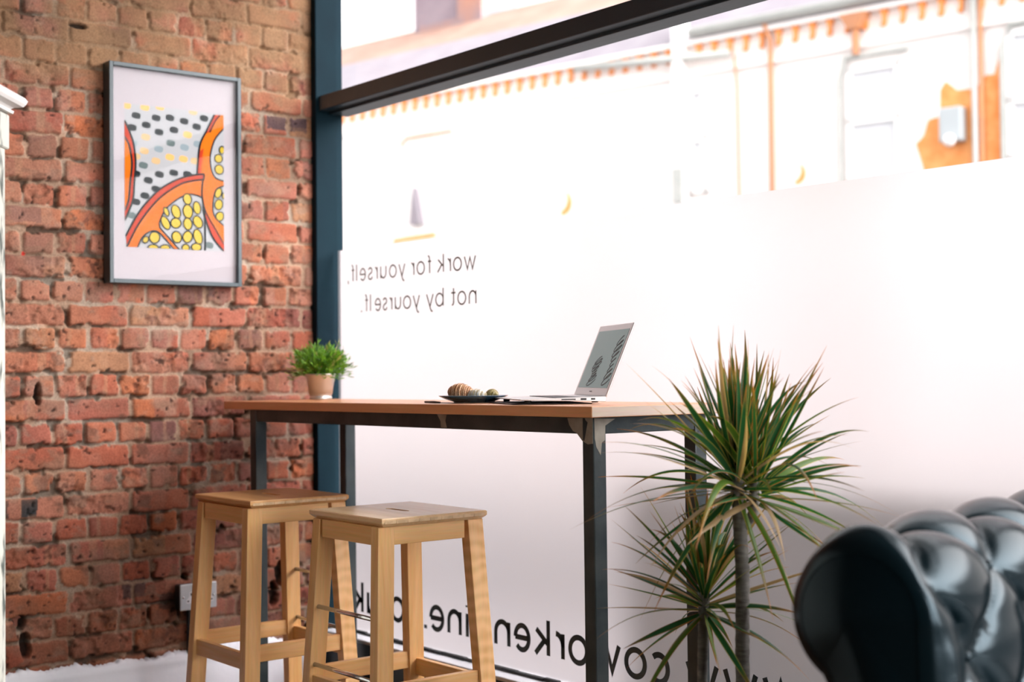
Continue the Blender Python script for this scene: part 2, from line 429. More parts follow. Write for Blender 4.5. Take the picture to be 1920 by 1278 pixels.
struct(obj('wall_front', bm, M_plaster))

# ---------------------------------------------------------------- shop window
GY = 2.68
win = bpy.data.objects.new('window_1', None); COL.objects.link(win); win['kind'] = 'structure'; win.location = (-4.4, GY, 0)
win_T = Matrix.Translation((4.4, -GY, 0))
def wpart(name, bm, m, parent=win, smooth=False):
    """part of the window, given in world coordinates"""
    if isinstance(bm, bmesh.types.BMesh): bmesh.ops.transform(bm, matrix=win_T, verts=bm.verts[:])
    return obj(name, bm, m, parent, smooth)
def labelled(o, s): o['label'] = s; return o
bm = bmesh.new()
box(bm, (-4.412, 2.600, 0.0), (-4.376, 2.712, 2.96), .003)
labelled(wpart('corner_post', bm, M_teal), 'dark teal painted post in the corner')
bm = bmesh.new()
box(bm, (-4.376, 2.612, 2.050), (3.4, 2.735, 2.103), .003)
box(bm, (-4.376, 2.655, 2.040), (3.4, 2.735, 2.052), .002)
wpart('transom', bm, mat('transom_paint', (.022, .040, .052), .35, col2=(.028, .050, .064), nscale=6, bump=.08))
bm = bmesh.new()
box(bm, (-4.376, 2.62, 2.90), (3.4, 2.735, 2.96), .003)
wpart('head_rail', bm, M_teal_dark)
for xx in (-1.42, 0.9):
    bm = bmesh.new(); box(bm, (xx, 2.612, 0.18), (xx + .07, 2.735, 2.92), .003)
    wpart('mullion', bm, M_teal_dark)
bm = bmesh.new()
box(bm, (-4.376, 2.612, 0.172), (3.4, 2.735, 0.185), .003)
labelled(wpart('sill', bm, M_sill), 'pale painted sill under the frosted glass')
bm = bmesh.new()
rnd = random.Random(3)
for i in range(120):                                      # ragged black sealant bead
    x0 = -4.376 + i * 0.065
    h = rnd.uniform(.004, .009)
    box(bm, (x0, 2.668 - rnd.uniform(0, .004), 0.184), (x0 + .0655, 2.682, 0.184 + h + 0.004), .0015, 1)
wpart('sealant', bm, M_black)
bm = bmesh.new()
box(bm, (-4.376, 2.622, 0.0), (3.4, 2.735, 0.171), .003)
labelled(wpart('base_board', bm, M_teal_dark), 'near-black board below the sill')

def thin_glass(name, tint=(1, 1, 1), rough=0.0, ior=1.45):
    m = bpy.data.materials.new(name); m.use_nodes = True
    nt = m.node_tree; N = nt.nodes; L = nt.links; N.remove(N['Principled BSDF'])
    t = N.new('ShaderNodeBsdfTransparent'); t.inputs[0].default_value = (*tint, 1)
    g = N.new('ShaderNodeBsdfGlossy'); g.inputs['Roughness'].default_value = rough
    lw_ = N.new('ShaderNodeLayerWeight'); lw_.inputs[0].default_value = .5       # same reflectance from either side of the sheet
    pw = N.new('ShaderNodeMath'); pw.operation = 'POWER'; pw.inputs[1].default_value = 5; L.new(lw_.outputs['Facing'], pw.inputs[0])
    r0 = 2 * ((ior - 1) / (ior + 1)) ** 2
    ma = N.new('ShaderNodeMath'); ma.operation = 'MULTIPLY_ADD'; ma.inputs[1].default_value = 1 - r0; ma.inputs[2].default_value = r0; L.new(pw.outputs[0], ma.inputs[0])
    mx = N.new('ShaderNodeMixShader'); L.new(ma.outputs[0], mx.inputs[0]); L.new(t.outputs[0], mx.inputs[1]); L.new(g.outputs[0], mx.inputs[2])
    L.new(mx.outputs[0], N['Material Output'].inputs[0])
    return m
M_glass = thin_glass('window_glass', (0.97, 0.98, 0.98))
def sheet_xz(bm, x0, x1, z0, z1, y):
    vs = [bm.verts.new(p) for p in ((x0, y, z0), (x1, y, z0), (x1, y, z1), (x0, y, z1))]
    bm.faces.new(vs)
bm = bmesh.new(); sheet_xz(bm, -4.376, 3.4, 0.18, 2.055, GY + .006); wpart('glass_pane', bm, M_glass)
bm = bmesh.new(); sheet_xz(bm, -4.376, 3.4, 2.10, 2.905, GY + .006); wpart('glass_pane', bm, M_glass)

# frosted film: scatters what lies outside, mostly forwards
def frost():
    m = bpy.data.materials.new('frosted_film'); m.use_nodes = True
    nt = m.node_tree; N = nt.nodes; L = nt.links; N.remove(N['Principled BSDF'])
    tl = N.new('ShaderNodeBsdfTranslucent'); tl.inputs[0].default_value = (.86, .80, .80, 1)
    rf = N.new('ShaderNodeBsdfRefraction'); rf.inputs['Roughness'].default_value = .50; rf.inputs['IOR'].default_value = 1.22; rf.inputs[0].default_value = (.84, .80, .83, 1)
    df = N.new('ShaderNodeBsdfDiffuse'); df.inputs[0].default_value = (.75, .74, .75, 1)
    gl = N.new('ShaderNodeBsdfGlossy'); gl.inputs['Roughness'].default_value = .25
    m1 = N.new('ShaderNodeMixShader'); m1.inputs[0].default_value = .12; L.new(rf.outputs[0], m1.inputs[1]); L.new(tl.outputs[0], m1.inputs[2])
    m2 = N.new('ShaderNodeMixShader'); m2.inputs[0].default_value = .12; L.new(m1.outputs[0], m2.inputs[1]); L.new(df.outputs[0], m2.inputs[2])
    m3 = N.new('ShaderNodeMixShader'); m3.inputs[0].default_value = .04; L.new(m2.outputs[0], m3.inputs[1]); L.new(gl.outputs[0], m3.inputs[2])
    L.new(m3.outputs[0], N['Material Output'].inputs[0])
    return m
bm = bmesh.new()
sheet_xz(bm, -4.362, -1.42, 0.186, 1.545, GY)
labelled(wpart('frosted_film', bm, frost()), 'white frosted film covering the lower pane')

# ---- stroke lettering, seen mirrored from inside
def arc(cx, cy, rx, ry, a0, a1, n=18):
    return [(cx + rx * math.cos(math.radians(a0 + (a1 - a0) * i / n)), cy + ry * math.sin(math.radians(a0 + (a1 - a0) * i / n))) for i in range(n + 1)]
# glyph strokes in a unit box: x 0..1, y in x-heights (t = half pen width is handled outside)
def glyph(c):
    if c == 'o': return [arc(.5, .5, .5, .5, 0, 360, 32)]
    if c == 'c': return [arc(.56, .5, .56, .5, 50, 310, 26)]
    if c == 'e': return [arc(.5, .5, .5, .5, 0, 318, 28), [(0.0, .5), (1.0, .5)]]
    if c == 'n': return [[(0, 0), (0, 1)], arc(.5, .52, .5, .46, 180, 0) + [(1, 0)]]
    if c == 'u': return [[(0, 1), (0, .5)] + arc(.5, .48, .5, .46, 180, 360), [(1, 1), (1, 0)]]
    if c == 'r': return [[(0, 0), (0, 1)], arc(.95, .45, .95, .52, 180, 88, 10)]
    if c == 'w': return [[(0, 1), (.27, 0), (.5, .92), (.73, 0), (1, 1)]]
    if c == 'k': return [[(0, 0), (0, 1.42)], [(.92, 1), (.08, .48)], [(.28, .60), (1, 0)]]
    if c == 'f': return [[(.42, 0), (.42, 1.15)] + arc(.78, 1.12, .36, .28, 180, 80, 8), [(0, .96), (.85, .96)]]
    if c == 't': return [[(.45, 1.32), (.45, .25)] + arc(.8, .25, .35, .25, 180, 280, 8), [(0, .96), (1, .96)]]
    if c == 'l': return [[(.5, 0), (.5, 1.42)]]
    if c == 'i': return [[(.5, 0), (.5, 1.0)], [(.5, 1.28), (.5, 1.36)]]
    if c == 'y': return [[(0, 1), (.5, 0)], [(1, 1), (.40, -.22), (.28, -.36), (.10, -.38)]]
    if c == 's': return [[(.92, .82), (.80, .94), (.5, 1.0), (.2, .93), (.08, .75), (.22, .58), (.5, .5), (.80, .41), (.95, .24), (.80, .06), (.5, 0), (.18, .06), (.02, .22)]]
    if c == 'b': return [[(0, 0), (0, 1.42)], arc(.5, .5, .5, .5, 0, 360, 30)]
    if c == 'g': return [arc(.5, .5, .5, .5, 0, 360, 30), [(1, 1), (1, 0)] + arc(.5, -.02, .5, .36, 0, -150, 14)]
    if c == '.': return [[(.5, -.06), (.5, .10)]]
    if c == ',': return [[(.5, .08), (.5, -.02), (.38, -.22)]]
    return []
def ribbon(bm, pts, w, y, closed=False):
    n = len(pts); L_, R_ = [], []
    for i in range(n):
        a = pts[(i - 1) % n] if closed else pts[max(0, i - 1)]
        b = pts[(i + 1) % n] if closed else pts[min(n - 1, i + 1)]
        p = pts[i]
        if not closed and 0 < i < n - 1 or closed:
            t1 = Vector((p[0] - a[0], p[1] - a[1])).normalized(); t2 = Vector((b[0] - p[0], b[1] - p[1])).normalized()
            t = (t1 + t2); t = t.normalized() if t.length > 1e-4 else t1
            k = 1 / max(.45, t.dot(t1))
        else:
            t = Vector((b[0] - a[0], b[1] - a[1])).normalized(); k = 1
        nx, ny = -t.y * w / 2 * k, t.x * w / 2 * k
        L_.append((p[0] + nx, p[1] + ny)); R_.append((p[0] - nx, p[1] - ny))
    rng = range(n) if closed else range(n - 1)
    lay = []
    for yy in (y, y - .0006):
        lay.append(([bm.verts.new((q[0], yy, q[1])) for q in L_], [bm.verts.new((q[0], yy, q[1])) for q in R_]))
    for i in rng:
        j = (i + 1) % n
        for (A, B) in lay: bm.faces.new((A[i], A[j], B[j], B[i]))
        bm.faces.new((lay[0][0][i], lay[0][0][j], lay[1][0][j], lay[1][0][i]))
        bm.faces.new((lay[0][1][i], lay[0][1][j], lay[1][1][j], lay[1][1][i]))
def lettering(items, base, xh, pen, m, label):
    bm = bmesh.new()
    for c, xr, xl in items:
        h = pen / 2
        W = (xr - xl) - pen
        for s in glyph(c):
            pts = [(xr - h - u_ * W, base + (h + v_ * (xh - pen)) if v_ <= 1.0 and v_ >= 0 else base + h + v_ * (xh - pen)) for u_, v_ in s]
            closed = len(pts) > 20 and (Vector(pts[0]) - Vector(pts[-1])).length < 1e-5
            if closed: pts = pts[:-1]
            ribbon(bm, pts, pen, GY - .0012, closed)
    return labelled(wpart('lettering', bm, m), label)
lettering([('w', -3.532, -3.595), ('o', -3.607, -3.654), ('r', -3.666, -3.686), ('k', -3.705, -3.742), ('f', -3.774, -3.800), ('o', -3.813, -3.860), ('r', -3.874, -3.894), ('y', -3.928, -3.968), ('o', -3.980, -4.026), ('u', -4.043, -4.081), ('r', -4.098, -4.117), ('s', -4.129, -4.161), ('e', -4.174, -4.213), ('l', -4.228, -4.240), ('f', -4.247, -4.272), (',', -4.282, -4.298)],
          1.4265, .046, .0052, M_letter_small, 'thin olive mirrored words work for yourself')
lettering([('n', -3.531, -3.571), ('o', -3.585, -3.632), ('t', -3.640, -3.668), ('b', -3.708, -3.754), ('y', -3.764, -3.806), ('y', -3.843, -3.884), ('o', -3.895, -3.942), ('u', -3.955, -3.992), ('r', -4.008, -4.027), ('s', -4.038, -4.068), ('e', -4.079, -4.117), ('l', -4.139, -4.151), ('f', -4.159, -4.184), ('.', -4.198, -4.208)],
          1.3160, .046, .0052, M_letter_small, 'thin olive mirrored words not by yourself')
lettering([('w', -2.245, -2.365), ('w', -2.378, -2.498), ('w', -2.511, -2.631), ('.', -2.646, -2.664), ('c', -2.689, -2.765), ('o', -2.777, -2.867), ('w', -2.880, -3.002), ('o', -3.015, -3.104), ('r', -3.120, -3.168), ('k', -3.186, -3.262), ('e', -3.277, -3.358), ('n', -3.374, -3.455), ('g', -3.485, -3.572), ('i', -3.585, -3.603), ('n', -3.624, -3.702), ('e', -3.719, -3.803), ('.', -3.816, -3.834), ('c', -3.855, -3.935), ('o', -3.947, -4.035), ('.', -4.062, -4.080), ('u', -4.105, -4.182), ('k', -4.203, -4.272)],
          0.2525, .089, .0162, M_letter, 'large black mirrored web address along the bottom of the glass')

# ---------------------------------------------------------------- street outside
slab('pavement', (-14, 2.86, -0.14), (9, 5.0, -0.10), M_paving)
slab('film_shade_block', (-3.55, 3.60, -.12), (-1.0, 3.82, .72), mat('shade_block_dark', (.035, .03, .03), .9, bump=.3))  # unseen block added to darken the lower right of the frosted film
slab('road', (-40, 5.0, -0.26), (40, 40, -0.22), M_asphalt)

# ---------------------------------------------------------------- terraced house across the street
P0 = Vector((-10.645, 12.315, 0.0)); TH = math.radians(10.7)
house = thing('terraced_house', 'terraced brick house across the street, overexposed to pale except for orange patches', 'building', P0, TH)
# local frame: x along the facade, y into the house, z up
m_fac = bpy.data.materials.new('overexposed_brick'); m_fac.use_nodes = True
_n = m_fac.node_tree.nodes; _l = m_fac.node_tree.links
_b = _n['Principled BSDF']; _b.inputs['Base Color'].default_value = (.86, .82, .80, 1); _b.inputs['Roughness'].default_value = .9  # overexposure of the brick front put into this pale colour
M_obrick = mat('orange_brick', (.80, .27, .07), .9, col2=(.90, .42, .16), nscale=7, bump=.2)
M_wframe = mat('white_upvc', (.85, .84, .83), .4, bump=.05)
M_wpane = mat('grey_window_pane', (.60, .62, .64), .12, col2=(.68, .68, .72), nscale=3)
M_gutter = mat('grey_gutter', (.40, .42, .40), .5, col2=(.46, .47, .45), nscale=6)
M_slate = mat('lavender_slate', (.24, .215, .25), .7, col2=(.29, .27, .30), nscale=2.5)
M_peach = mat('peach_tiles', (.30, .17, .13), .8, col2=(.36, .24, .19), nscale=2)
M_pipe = mat('orange_brown_pipe', (.60, .25, .10), .6, col2=(.48, .22, .12), nscale=5)
bm = bmesh.new(); box(bm, (-26, 0, -0.3), (30, .3, 5.0)); obj('facade', bm, m_fac, house)
bm = bmesh.new(); box(bm, (-26, -.10, 4.97), (30, .0, 5.02)); box(bm, (-26, -.05, 4.60), (30, 0, 4.63)); obj('eaves_band', bm, m_fac, house)
bm = bmesh.new()
v_ = [(-.030, 4.97), (.045, 4.97), (.045, 4.935), (.022, 4.905), (.022, 4.83), (.004, 4.79), (-.022, 4.79), (-.022, 4.815), (-.008, 4.83), (-.008, 4.90), (-.030, 4.935)]
prism(bm, [(a, -.06, b) for a, b in v_], [(a, -.002, b) for a, b in v_])
c0_ = obj('corbel', bm, M_obrick, house); c0_.location = (-7.6, 0, 0)
for i in range(1, 64):
    c1_ = c0_.copy(); COL.objects.link(c1_); c1_.parent = house; c1_.location = (-7.6 + .215 * i, 0, 0)
bm = bmesh.new(); tube(bm, [(-1.0, -.12, 5.10), (12, -.12, 5.10)], .06, 10); tube(bm, [(-2.72, -.13, 4.93), (-.45, -.13, 4.77)], .045, 10); obj('gutter', bm, M_gutter, house, True)
bm = bmesh.new()
prism(bm, [(-26, -.1, 5.02), (30, -.1, 5.02), (30, 1.0, 5.02), (-26, 1.0, 5.02)], [(-26, .9, 5.95), (30, .9, 5.95), (30, 1.0, 5.95), (-26, 1.0, 5.95)])
labelled(obj('roof', bm, M_slate, house), 'lavender grey slate roof')
bm = bmesh.new()
prism(bm, [(-26, .9, 5.90), (30, .9, 5.90), (30, 3.4, 5.90), (-26, 3.4, 5.90)], [(-26, 2.4, 6.75), (30, 2.4, 6.75), (30, 3.4, 6.75), (-26, 3.4, 6.75)])
labelled(obj('upper_roof', bm, M_peach, house), 'peach tiled upper roof slope')
M_refl_stack = mat('mauve_reflection', (.20, .155, .19), .8, col2=(.27, .22, .25), nscale=2)
bm = bmesh.new(); box(bm, (-7.85, 2.2, 5.9), (-6.35, 3.0, 8.6)); box(bm, (-7.95, 2.1, 7.9), (-6.25, 3.1, 8.05))  # reflection in the glass built as a solid stack on the roof
ch = labelled(obj('reflected_stack', bm, M_refl_stack, house), 'mauve reflection in the glass built as a roof stack')
bm = bmesh.new(); box(bm, (-6.85, 2.15, 6.6), (-6.34, 2.25, 7.6)); box(bm, (-7.7, 2.16, 6.55), (-6.36, 2.22, 6.72)); obj('reflected_stack_edge', bm, mat('brown_reflection', (.42, .2, .13), .9, col2=(.22, .20, .24), nscale=1.5), ch)
def pipe(pts, r, m, lab):
    bm = bmesh.new(); tube(bm, pts, r, 10); return labelled(obj('drainpipe', bm, m, house, True), lab)
pipe([(.051, -.06, 0), (.051, -.06, 4.85), (.0, -.10, 5.05)], .028, M_pipe, 'orange brown drainpipe left of the wall lamp')
pipe([(-.37, -.05, 0), (-.40, -.05, 4.4), (-.42, -.08, 4.75)], .014, M_pipe, 'thin rust coloured pipe')
pipe([(2.435, -.07, 0), (2.435, -.07, 5.06)], .030, M_gutter, 'grey green drainpipe at the far right')
pipe([(2.50, -.05, 0), (2.50, -.05, 5.02)], .022, M_pipe, 'rust coloured pipe beside the grey one')
bm = bmesh.new(); box(bm, (-1.235, -.16, -.2), (-1.09, 0, 7.5)); labelled(obj('drainpipe', bm, M_wframe, house), 'broad white boxed downpipe')
bm = bmesh.new(); box(bm, (-1.215, -.20, 3.10), (-1.085, -.16, 3.50)); obj('junction_box', bm, M_gutter, house)
bm = bmesh.new(); tube(bm, [(1.12, -.08, 4.95), (1.12, -.08, 4.52)], .04, 8); prism(bm, [(1.05, -.14, 4.80), (1.19, -.14, 4.80), (1.19, 0, 4.80), (1.05, 0, 4.80)], [(.97, -.17, 4.96), (1.27, -.17, 4.96), (1.27, 0, 4.96), (.97, 0, 4.96)]); labelled(obj('hopper', bm, M_pipe, house), 'rust coloured rainwater hopper')
def hwindow(x0, x1, z0, z1, mid, lab):
    w_ = (obj('window', _frame_bm(x0, x1, z0, z1, mid), M_wframe, house))
    bm = bmesh.new(); box(bm, (x0 + .05, -.02, z0 + .05), (x1 - .05, -.01, z1 - .05)); obj('pane', bm, M_wpane, w_)
    return labelled(w_, lab)
def _frame_bm(x0, x1, z0, z1, mid):
    bm = bmesh.new(); t = .07
    box(bm, (x0, -.06, z0), (x0 + t, 0, z1)); box(bm, (x1 - t, -.06, z0), (x1, 0, z1)); box(bm, (x0, -.06, z0), (x1, 0, z0 + t)); box(bm, (x0, -.06, z1 - t), (x1, 0, z1)); box(bm, (x0, -.06, mid - .04), (x1, 0, mid + .04))
    return bm
hwindow(-1.09, -.82, 3.2, 4.46, 3.85, 'narrow grey sash window beside the white downpipe')
hwindow(2.76, 3.9, 3.18, 4.52, 3.80, 'white framed sash window at the right edge')
hwindow(.98, 1.62, 3.10, 4.40, 3.80, 'pale sash window under a grey lintel')
bm = bmesh.new(); box(bm, (.95, -.06, 4.49), (1.70, 0, 4.53)); tube(bm, [(.91, -.05, 3.1), (.91, -.05, 4.28), (.97, -.05, 4.50)], .022, 8); labelled(obj('lintel', bm, M_gutter, house), 'grey lintel over the middle window')
bm = bmesh.new(); tube(bm, [(2.72, -.05, 3.15), (2.72, -.05, 4.35), (2.80, -.05, 4.56), (3.4, -.05, 4.62)], .03, 8); obj('window_surround', bm, M_gutter, house)
bm = bmesh.new(); box(bm, (2.08, -.16, 3.44), (2.32, 0, 3.80), .02); mb = labelled(obj('alarm_box', bm, mat('grey_alarm', (.42, .46, .48), .5, bump=.05), house), 'grey alarm box on orange brick')
bm = bmesh.new(); bmesh.ops.create_uvsphere(bm, u_segments=20, v_segments=12, radius=.065, matrix=Matrix.Translation((2.20, -.17, 3.45))); obj('lamp', bm, M_wframe, mb, True)
def patch(pts, lab):  # orange shapes follow glare and reflections in the glass, put into colour
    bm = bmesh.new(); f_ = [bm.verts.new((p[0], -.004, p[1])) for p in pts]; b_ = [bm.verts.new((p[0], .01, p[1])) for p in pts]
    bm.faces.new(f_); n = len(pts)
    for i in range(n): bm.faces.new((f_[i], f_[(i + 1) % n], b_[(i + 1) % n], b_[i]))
    return labelled(obj('unblown_patch', bm, M_obrick, house), lab)
patch([(1.885, 3.05), (1.80, 3.35), (1.76, 3.48), (1.85, 3.56), (1.90, 3.72), (2.03, 3.74), (2.04, 4.02), (2.10, 4.10), (2.17, 4.04), (2.22, 3.99), (2.42, 3.98), (2.52, 4.10), (2.62, 4.10), (2.70, 4.35), (2.72, 3.05)], 'ragged orange patch where glare spares the brick, by the alarm box')
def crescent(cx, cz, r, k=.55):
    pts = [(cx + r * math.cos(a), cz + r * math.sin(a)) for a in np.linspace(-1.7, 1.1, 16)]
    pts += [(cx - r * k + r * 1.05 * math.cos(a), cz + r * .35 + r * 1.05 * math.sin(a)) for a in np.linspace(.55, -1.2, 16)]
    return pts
patch(crescent(.33, 3.30, .12), 'small orange crescent edging a lamp reflection, near the rust pipe')
patch(crescent(-3.05, 3.26, .16), 'orange crescent edging a lamp reflection, left of the white downpipe')
patch([(-6.15, 2.95), (-5.3, 2.98), (-5.3, 3.05), (-5.9, 3.03), (-6.15, 3.01)], 'low orange strip of brick at the left')
bm = bmesh.new(); prism(bm, [(-5.72, -.1, 3.18), (-5.52, -.1, 3.18), (-5.52, 0, 3.18), (-5.72, 0, 3.18)], [(-5.66, -.1, 3.7), (-5.64, -.1, 3.7), (-5.64, 0, 3.7), (-5.66, 0, 3.7)]); labelled(obj('finial', bm, M_slate, house), 'grey pointed ornament at the left')
bm = bmesh.new(); tube(bm, [(-5.86, -.1, 4.2), (-5.86, -.1, 4.33), (-5.76, -.1, 4.40), (-4.9, -.1, 4.40)], .022, 8); labelled(obj('bracket', bm, M_pipe, house), 'orange brown wall bracket at the left')

# ---------------------------------------------------------------- high bar table
TZ = EYE - .0815
table = thing('bar_table', 'long high bar table with wooden top on dark steel square-tube frame', 'table', (-2.42, 2.17, 0))
table.rotation_euler = (0, -math.radians(.20), 0)
M_top = wood('table_top_wood', (.72, .30, .12), (.80, .37, .17), 'X', .32, 6)
M_topend = wood('table_end_grain', (.50, .40, .31), (.56, .45, .36), 'Y', .5, 6)
M_steel = mat('blackened_steel', (.018, .030, .034), .42, .55, col2=(.050, .062, .062), nscale=9, noise=.2, bump=.15, bscale=60)
M_steel_g = mat('brushed_steel', (.20, .185, .15), .45, .3, col2=(.30, .28, .23), nscale=30, bump=.1)
bm = bmesh.new(); box(bm, (-1.835, 0, TZ - .026), (0, .435, TZ), .0015, 1)
for f in bm.faces:
    if f.normal.x > .9: f.material_index = 1
tt = obj('tabletop', bm, [M_top, M_topend], table)
for v_ in (0,):
    pass
LX = (-1.738, -.085); LY = (.05, .39)          # outer corners of the frame: x left/right, y front/back
fx0, fx1, fy0, fy1 = -1.738, -.045, .045, .428
bm = bmesh.new()
RZ1, RZ0 = TZ - .027, TZ - .067
for y0, y1 in ((fy0 + .002, fy0 + .038), (fy1 - .038, fy1 - .002)): box(bm, (fx0, y0, RZ0), (fx1, y1, RZ1), .002, 1)
for x0, x1 in ((fx0 + .002, fx0 + .038), (fx1 - .038, fx1 - .002)): box(bm, (x0, fy0 + .04, RZ0), (x1, fy1 - .04, RZ1), .002, 1)
obj('top_frame', bm, M_steel, table)
for (x, y) in ((fx0, fy0), (fx1 - .04, fy0), (fx0, fy1 - .04), (fx1 - .04, fy1 - .04)):
    bm = bmesh.new(); box(bm, (x, y, 0.0 if x > -1 else .0062), (x + .04, y + .04, RZ1), .0025, 2)
    l_ = obj('leg', bm, M_steel, table)
# ground-back weld areas where the black has been brushed off
def blotch(parent, pts, nrm, lab):
    bm = bmesh.new(); v = [bm.verts.new(p) for p in pts]; v2 = [bm.verts.new(Vector(p) - Vector(nrm) * .001) for p in pts]
    bm.faces.new(v); n = len(v)
    for i in range(n): bm.faces.new((v[i], v[(i + 1) % n], v2[(i + 1) % n], v2[i]))
    return labelled(obj('weld_mark', bm, M_steel_g, parent), lab)
zc = TZ - .027
blotch(table, [(fx1 - .095, fy0 + .0014, zc - .003), (fx1 - .002, fy0 - .0006, zc - .001), (fx1 - .002, fy0 - .0006, zc - .062), (fx1 - .02, fy0 - .0006, zc - .064), (fx1 - .04, fy0 - .0006, zc - .056), (fx1 - .062, fy0 + .0014, zc - .038), (fx1 - .075, fy0 + .0014, zc - .034), (fx1 - .088, fy0 + .0014, zc - .02)], (0, -1, 0), 'bare brushed metal at the front weld')
blotch(table, [(fx1 + .0006, fy0 + .003, zc - .002), (fx1 + .0006, fy0 + .037, zc - .004), (fx1 + .0002, fy0 + .07, zc - .005), (fx1 + .0002, fy0 + .055, zc - .012), (fx1 + .0006, fy0 + .038, zc - .02), (fx1 + .0006, fy0 + .036, zc - .055), (fx1 + .0006, fy0 + .026, zc - .06), (fx1 + .0006, fy0 + .022, zc - .09), (fx1 + .0006, fy0 + .008, zc - .07), (fx1 + .0006, fy0 + .004, zc - .05)], (1, 0, 0), 'bare brushed metal at the side weld')
blotch(table, [(-.68, fy0 + .0014, zc - .001), (-.635, fy0 + .0014, zc - .001), (-.642, fy0 + .0014, zc - .018), (-.635, fy0 + .0014, zc - .037), (-.662, fy0 + .0014, zc - .037), (-.664, fy0 + .0014, zc - .02)], (0, -1, 0), 'bare metal patch on the front rail')

def on_table(x, y, up=0.0):
    """height of the slightly sloping table top"""
    return TZ + (x + 2.42) * math.tan(math.radians(.20)) + up

# ---------------------------------------------------------------- bar stools
def make_stool(name, label, rod_side, cx, cy, rz=0.0):
    t = thing(name, label, 'stool', (cx, cy, 0), rz, 'birch bar stools at the high table')
    hx, hy, H = .173, .1615, .745
    M_seat = wood(name + '_seat', (.66, .34, .12), (.78, .44, .18), 'X', .30, 5) if rod_side > 0 else wood('seat_wood_glare', (.80, .53, .28), (.90, .64, .37), 'X', .26, 5)  # right seat: glare from the window put into a paler wood
    # seat with bevelled edge and a hand slot
    bm = bmesh.new()
    def ring(h, z): return [(-hx + h, -hy + h, z), (hx - h, -hy + h, z), (hx - h, hy - h, z), (-hx + h, hy - h, z)]
    lv = [(.012, H - .022), (.002, H - .014), (0, H - .011), (.0, H - .0025), (.0025, H)]
    sx, sy = .044, .0085
    slot = [(-sx, -sy), (sx, -sy), (sx + .008, 0), (sx, sy), (-sx, sy), (-sx - .008, 0)]
    rings = [[bm.verts.new(p) for p in ring(h, z)] for h, z in lv]
    for a, b in zip(rings[:-1], rings[1:]):
        for k in range(4): bm.faces.new((a[k], a[(k + 1) % 4], b[(k + 1) % 4], b[k]))
    st_ = [bm.verts.new((p[0], p[1], H)) for p in slot]; sb_ = [bm.verts.new((p[0], p[1], H - .022)) for p in slot]
    for k in range(6): bm.faces.new((st_[k], st_[(k + 1) % 6], sb_[(k + 1) % 6], sb_[k]))
    for R_, S_ in ((rings[-1], st_), (rings[0], sb_)):
        bm.faces.new((R_[0], R_[1], S_[1], S_[0])); bm.faces.new((R_[1], S_[2], S_[1])); bm.faces.new((R_[1], R_[2], S_[2]))
        bm.faces.new((R_[2], S_[3], S_[2])); bm.faces.new((R_[2], R_[3], S_[4], S_[3])); bm.faces.new((R_[3], S_[5], S_[4])); bm.faces.new((R_[3], R_[0], S_[5])); bm.faces.new((R_[0], S_[0], S_[5]))
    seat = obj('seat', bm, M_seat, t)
    # end-grain edge blocks
    bm = bmesh.new(); w0 = -hy + .008; n = 9; dw = (2 * hy - .016) / n
    for k in range(n): box(bm, (hx - .0015, w0 + k * dw + .0006, H - .0135), (hx + .0008, w0 + (k + 1) * dw - .0006, H - .006 + (.0003 if k % 2 else 0)))
    obj('edge_blocks', bm, mat('end_grain', (.56, .38, .21), .5, col2=(.72, .51, .29), nscale=34, noise=.6), seat)
    # splayed legs
    zt = H - .022
    lx, ly = .034, .048
    sp = .038
    tx, ty = hx - .017, hy - .001
    def corner(ix, iy, z):
        k = (zt - z) / zt * sp
        return ix * (tx + k), iy * (ty + k)
    for ix in (-1, 1):
        for iy in (-1, 1):
            def sq(z):
                x, y = corner(ix, iy, z)
                x2, y2 = x - ix * lx, y - iy * ly
                xs_, ys_ = sorted((x, x2)), sorted((y, y2))
                return [(xs_[0], ys_[0], z), (xs_[1], ys_[0], z), (xs_[1], ys_[1], z), (xs_[0], ys_[1], z)]
            bm = bmesh.new(); prism(bm, sq(0.0), sq(zt), .002)
            obj('leg', bm, M_birch_glint if (ix > 0 and iy > 0) else M_birch, t)
    # aprons under the seat
    az = zt - .046
    for iy in (-1, 1):
        bm = bmesh.new(); y = iy * (ty - .001)
        box(bm, (-tx + lx + (.010 if iy < 0 else 0), min(y, y - iy * .02), az), (tx - lx + .001, max(y, y - iy * .02), zt), .001, 1)
        obj('apron', bm, M_birch_h, t)
    for ix in (-1, 1):
        bm = bmesh.new(); x = ix * (tx - .001)
        box(bm, (min(x, x - ix * .02), -ty + ly - .001, az), (max(x, x - ix * .02), ty - ly - (.010 if ix > 0 else 0), zt), .001, 1)
        obj('apron', bm, M_birch_v, t)
    # low wooden rails
    z1 = .318; z0 = .272
    for iy in (-1, 1):
        bm = bmesh.new()
        xa, ya = corner(1, 1, (z0 + z1) / 2); xi = xa - lx + .002; yo = iy * (ya - .010)
        box(bm, (-xi, min(yo, yo - iy * .018), z0), (xi, max(yo, yo - iy * .018), z1), .0015, 1)
        obj('foot_rail', bm, M_birch_h, t)
    for ix in (-1, 1):
        bm = bmesh.new(); xo = ix * (xa - .010); yi = ya - ly + .002
        box(bm, (min(xo, xo - ix * .018), -yi, z0 + .02), (max(xo, xo - ix * .018), yi, z1 + .02), .0015, 1)
        obj('foot_rail', bm, M_birch_v, t)
    for zr in (.495, .345 if rod_side > 0 else .345):
        xa, ya = corner(1, 1, zr); bm = bmesh.new()
        yy = rod_side * (ya - .014)
        tube(bm, [(-xa + lx - .004, yy, zr), (xa - lx + .004, yy, zr)], .0058, 14)
        obj('metal_rod', bm, M_chrome, t, True)
        for sx_ in (-1, 1):
            pass
    return t
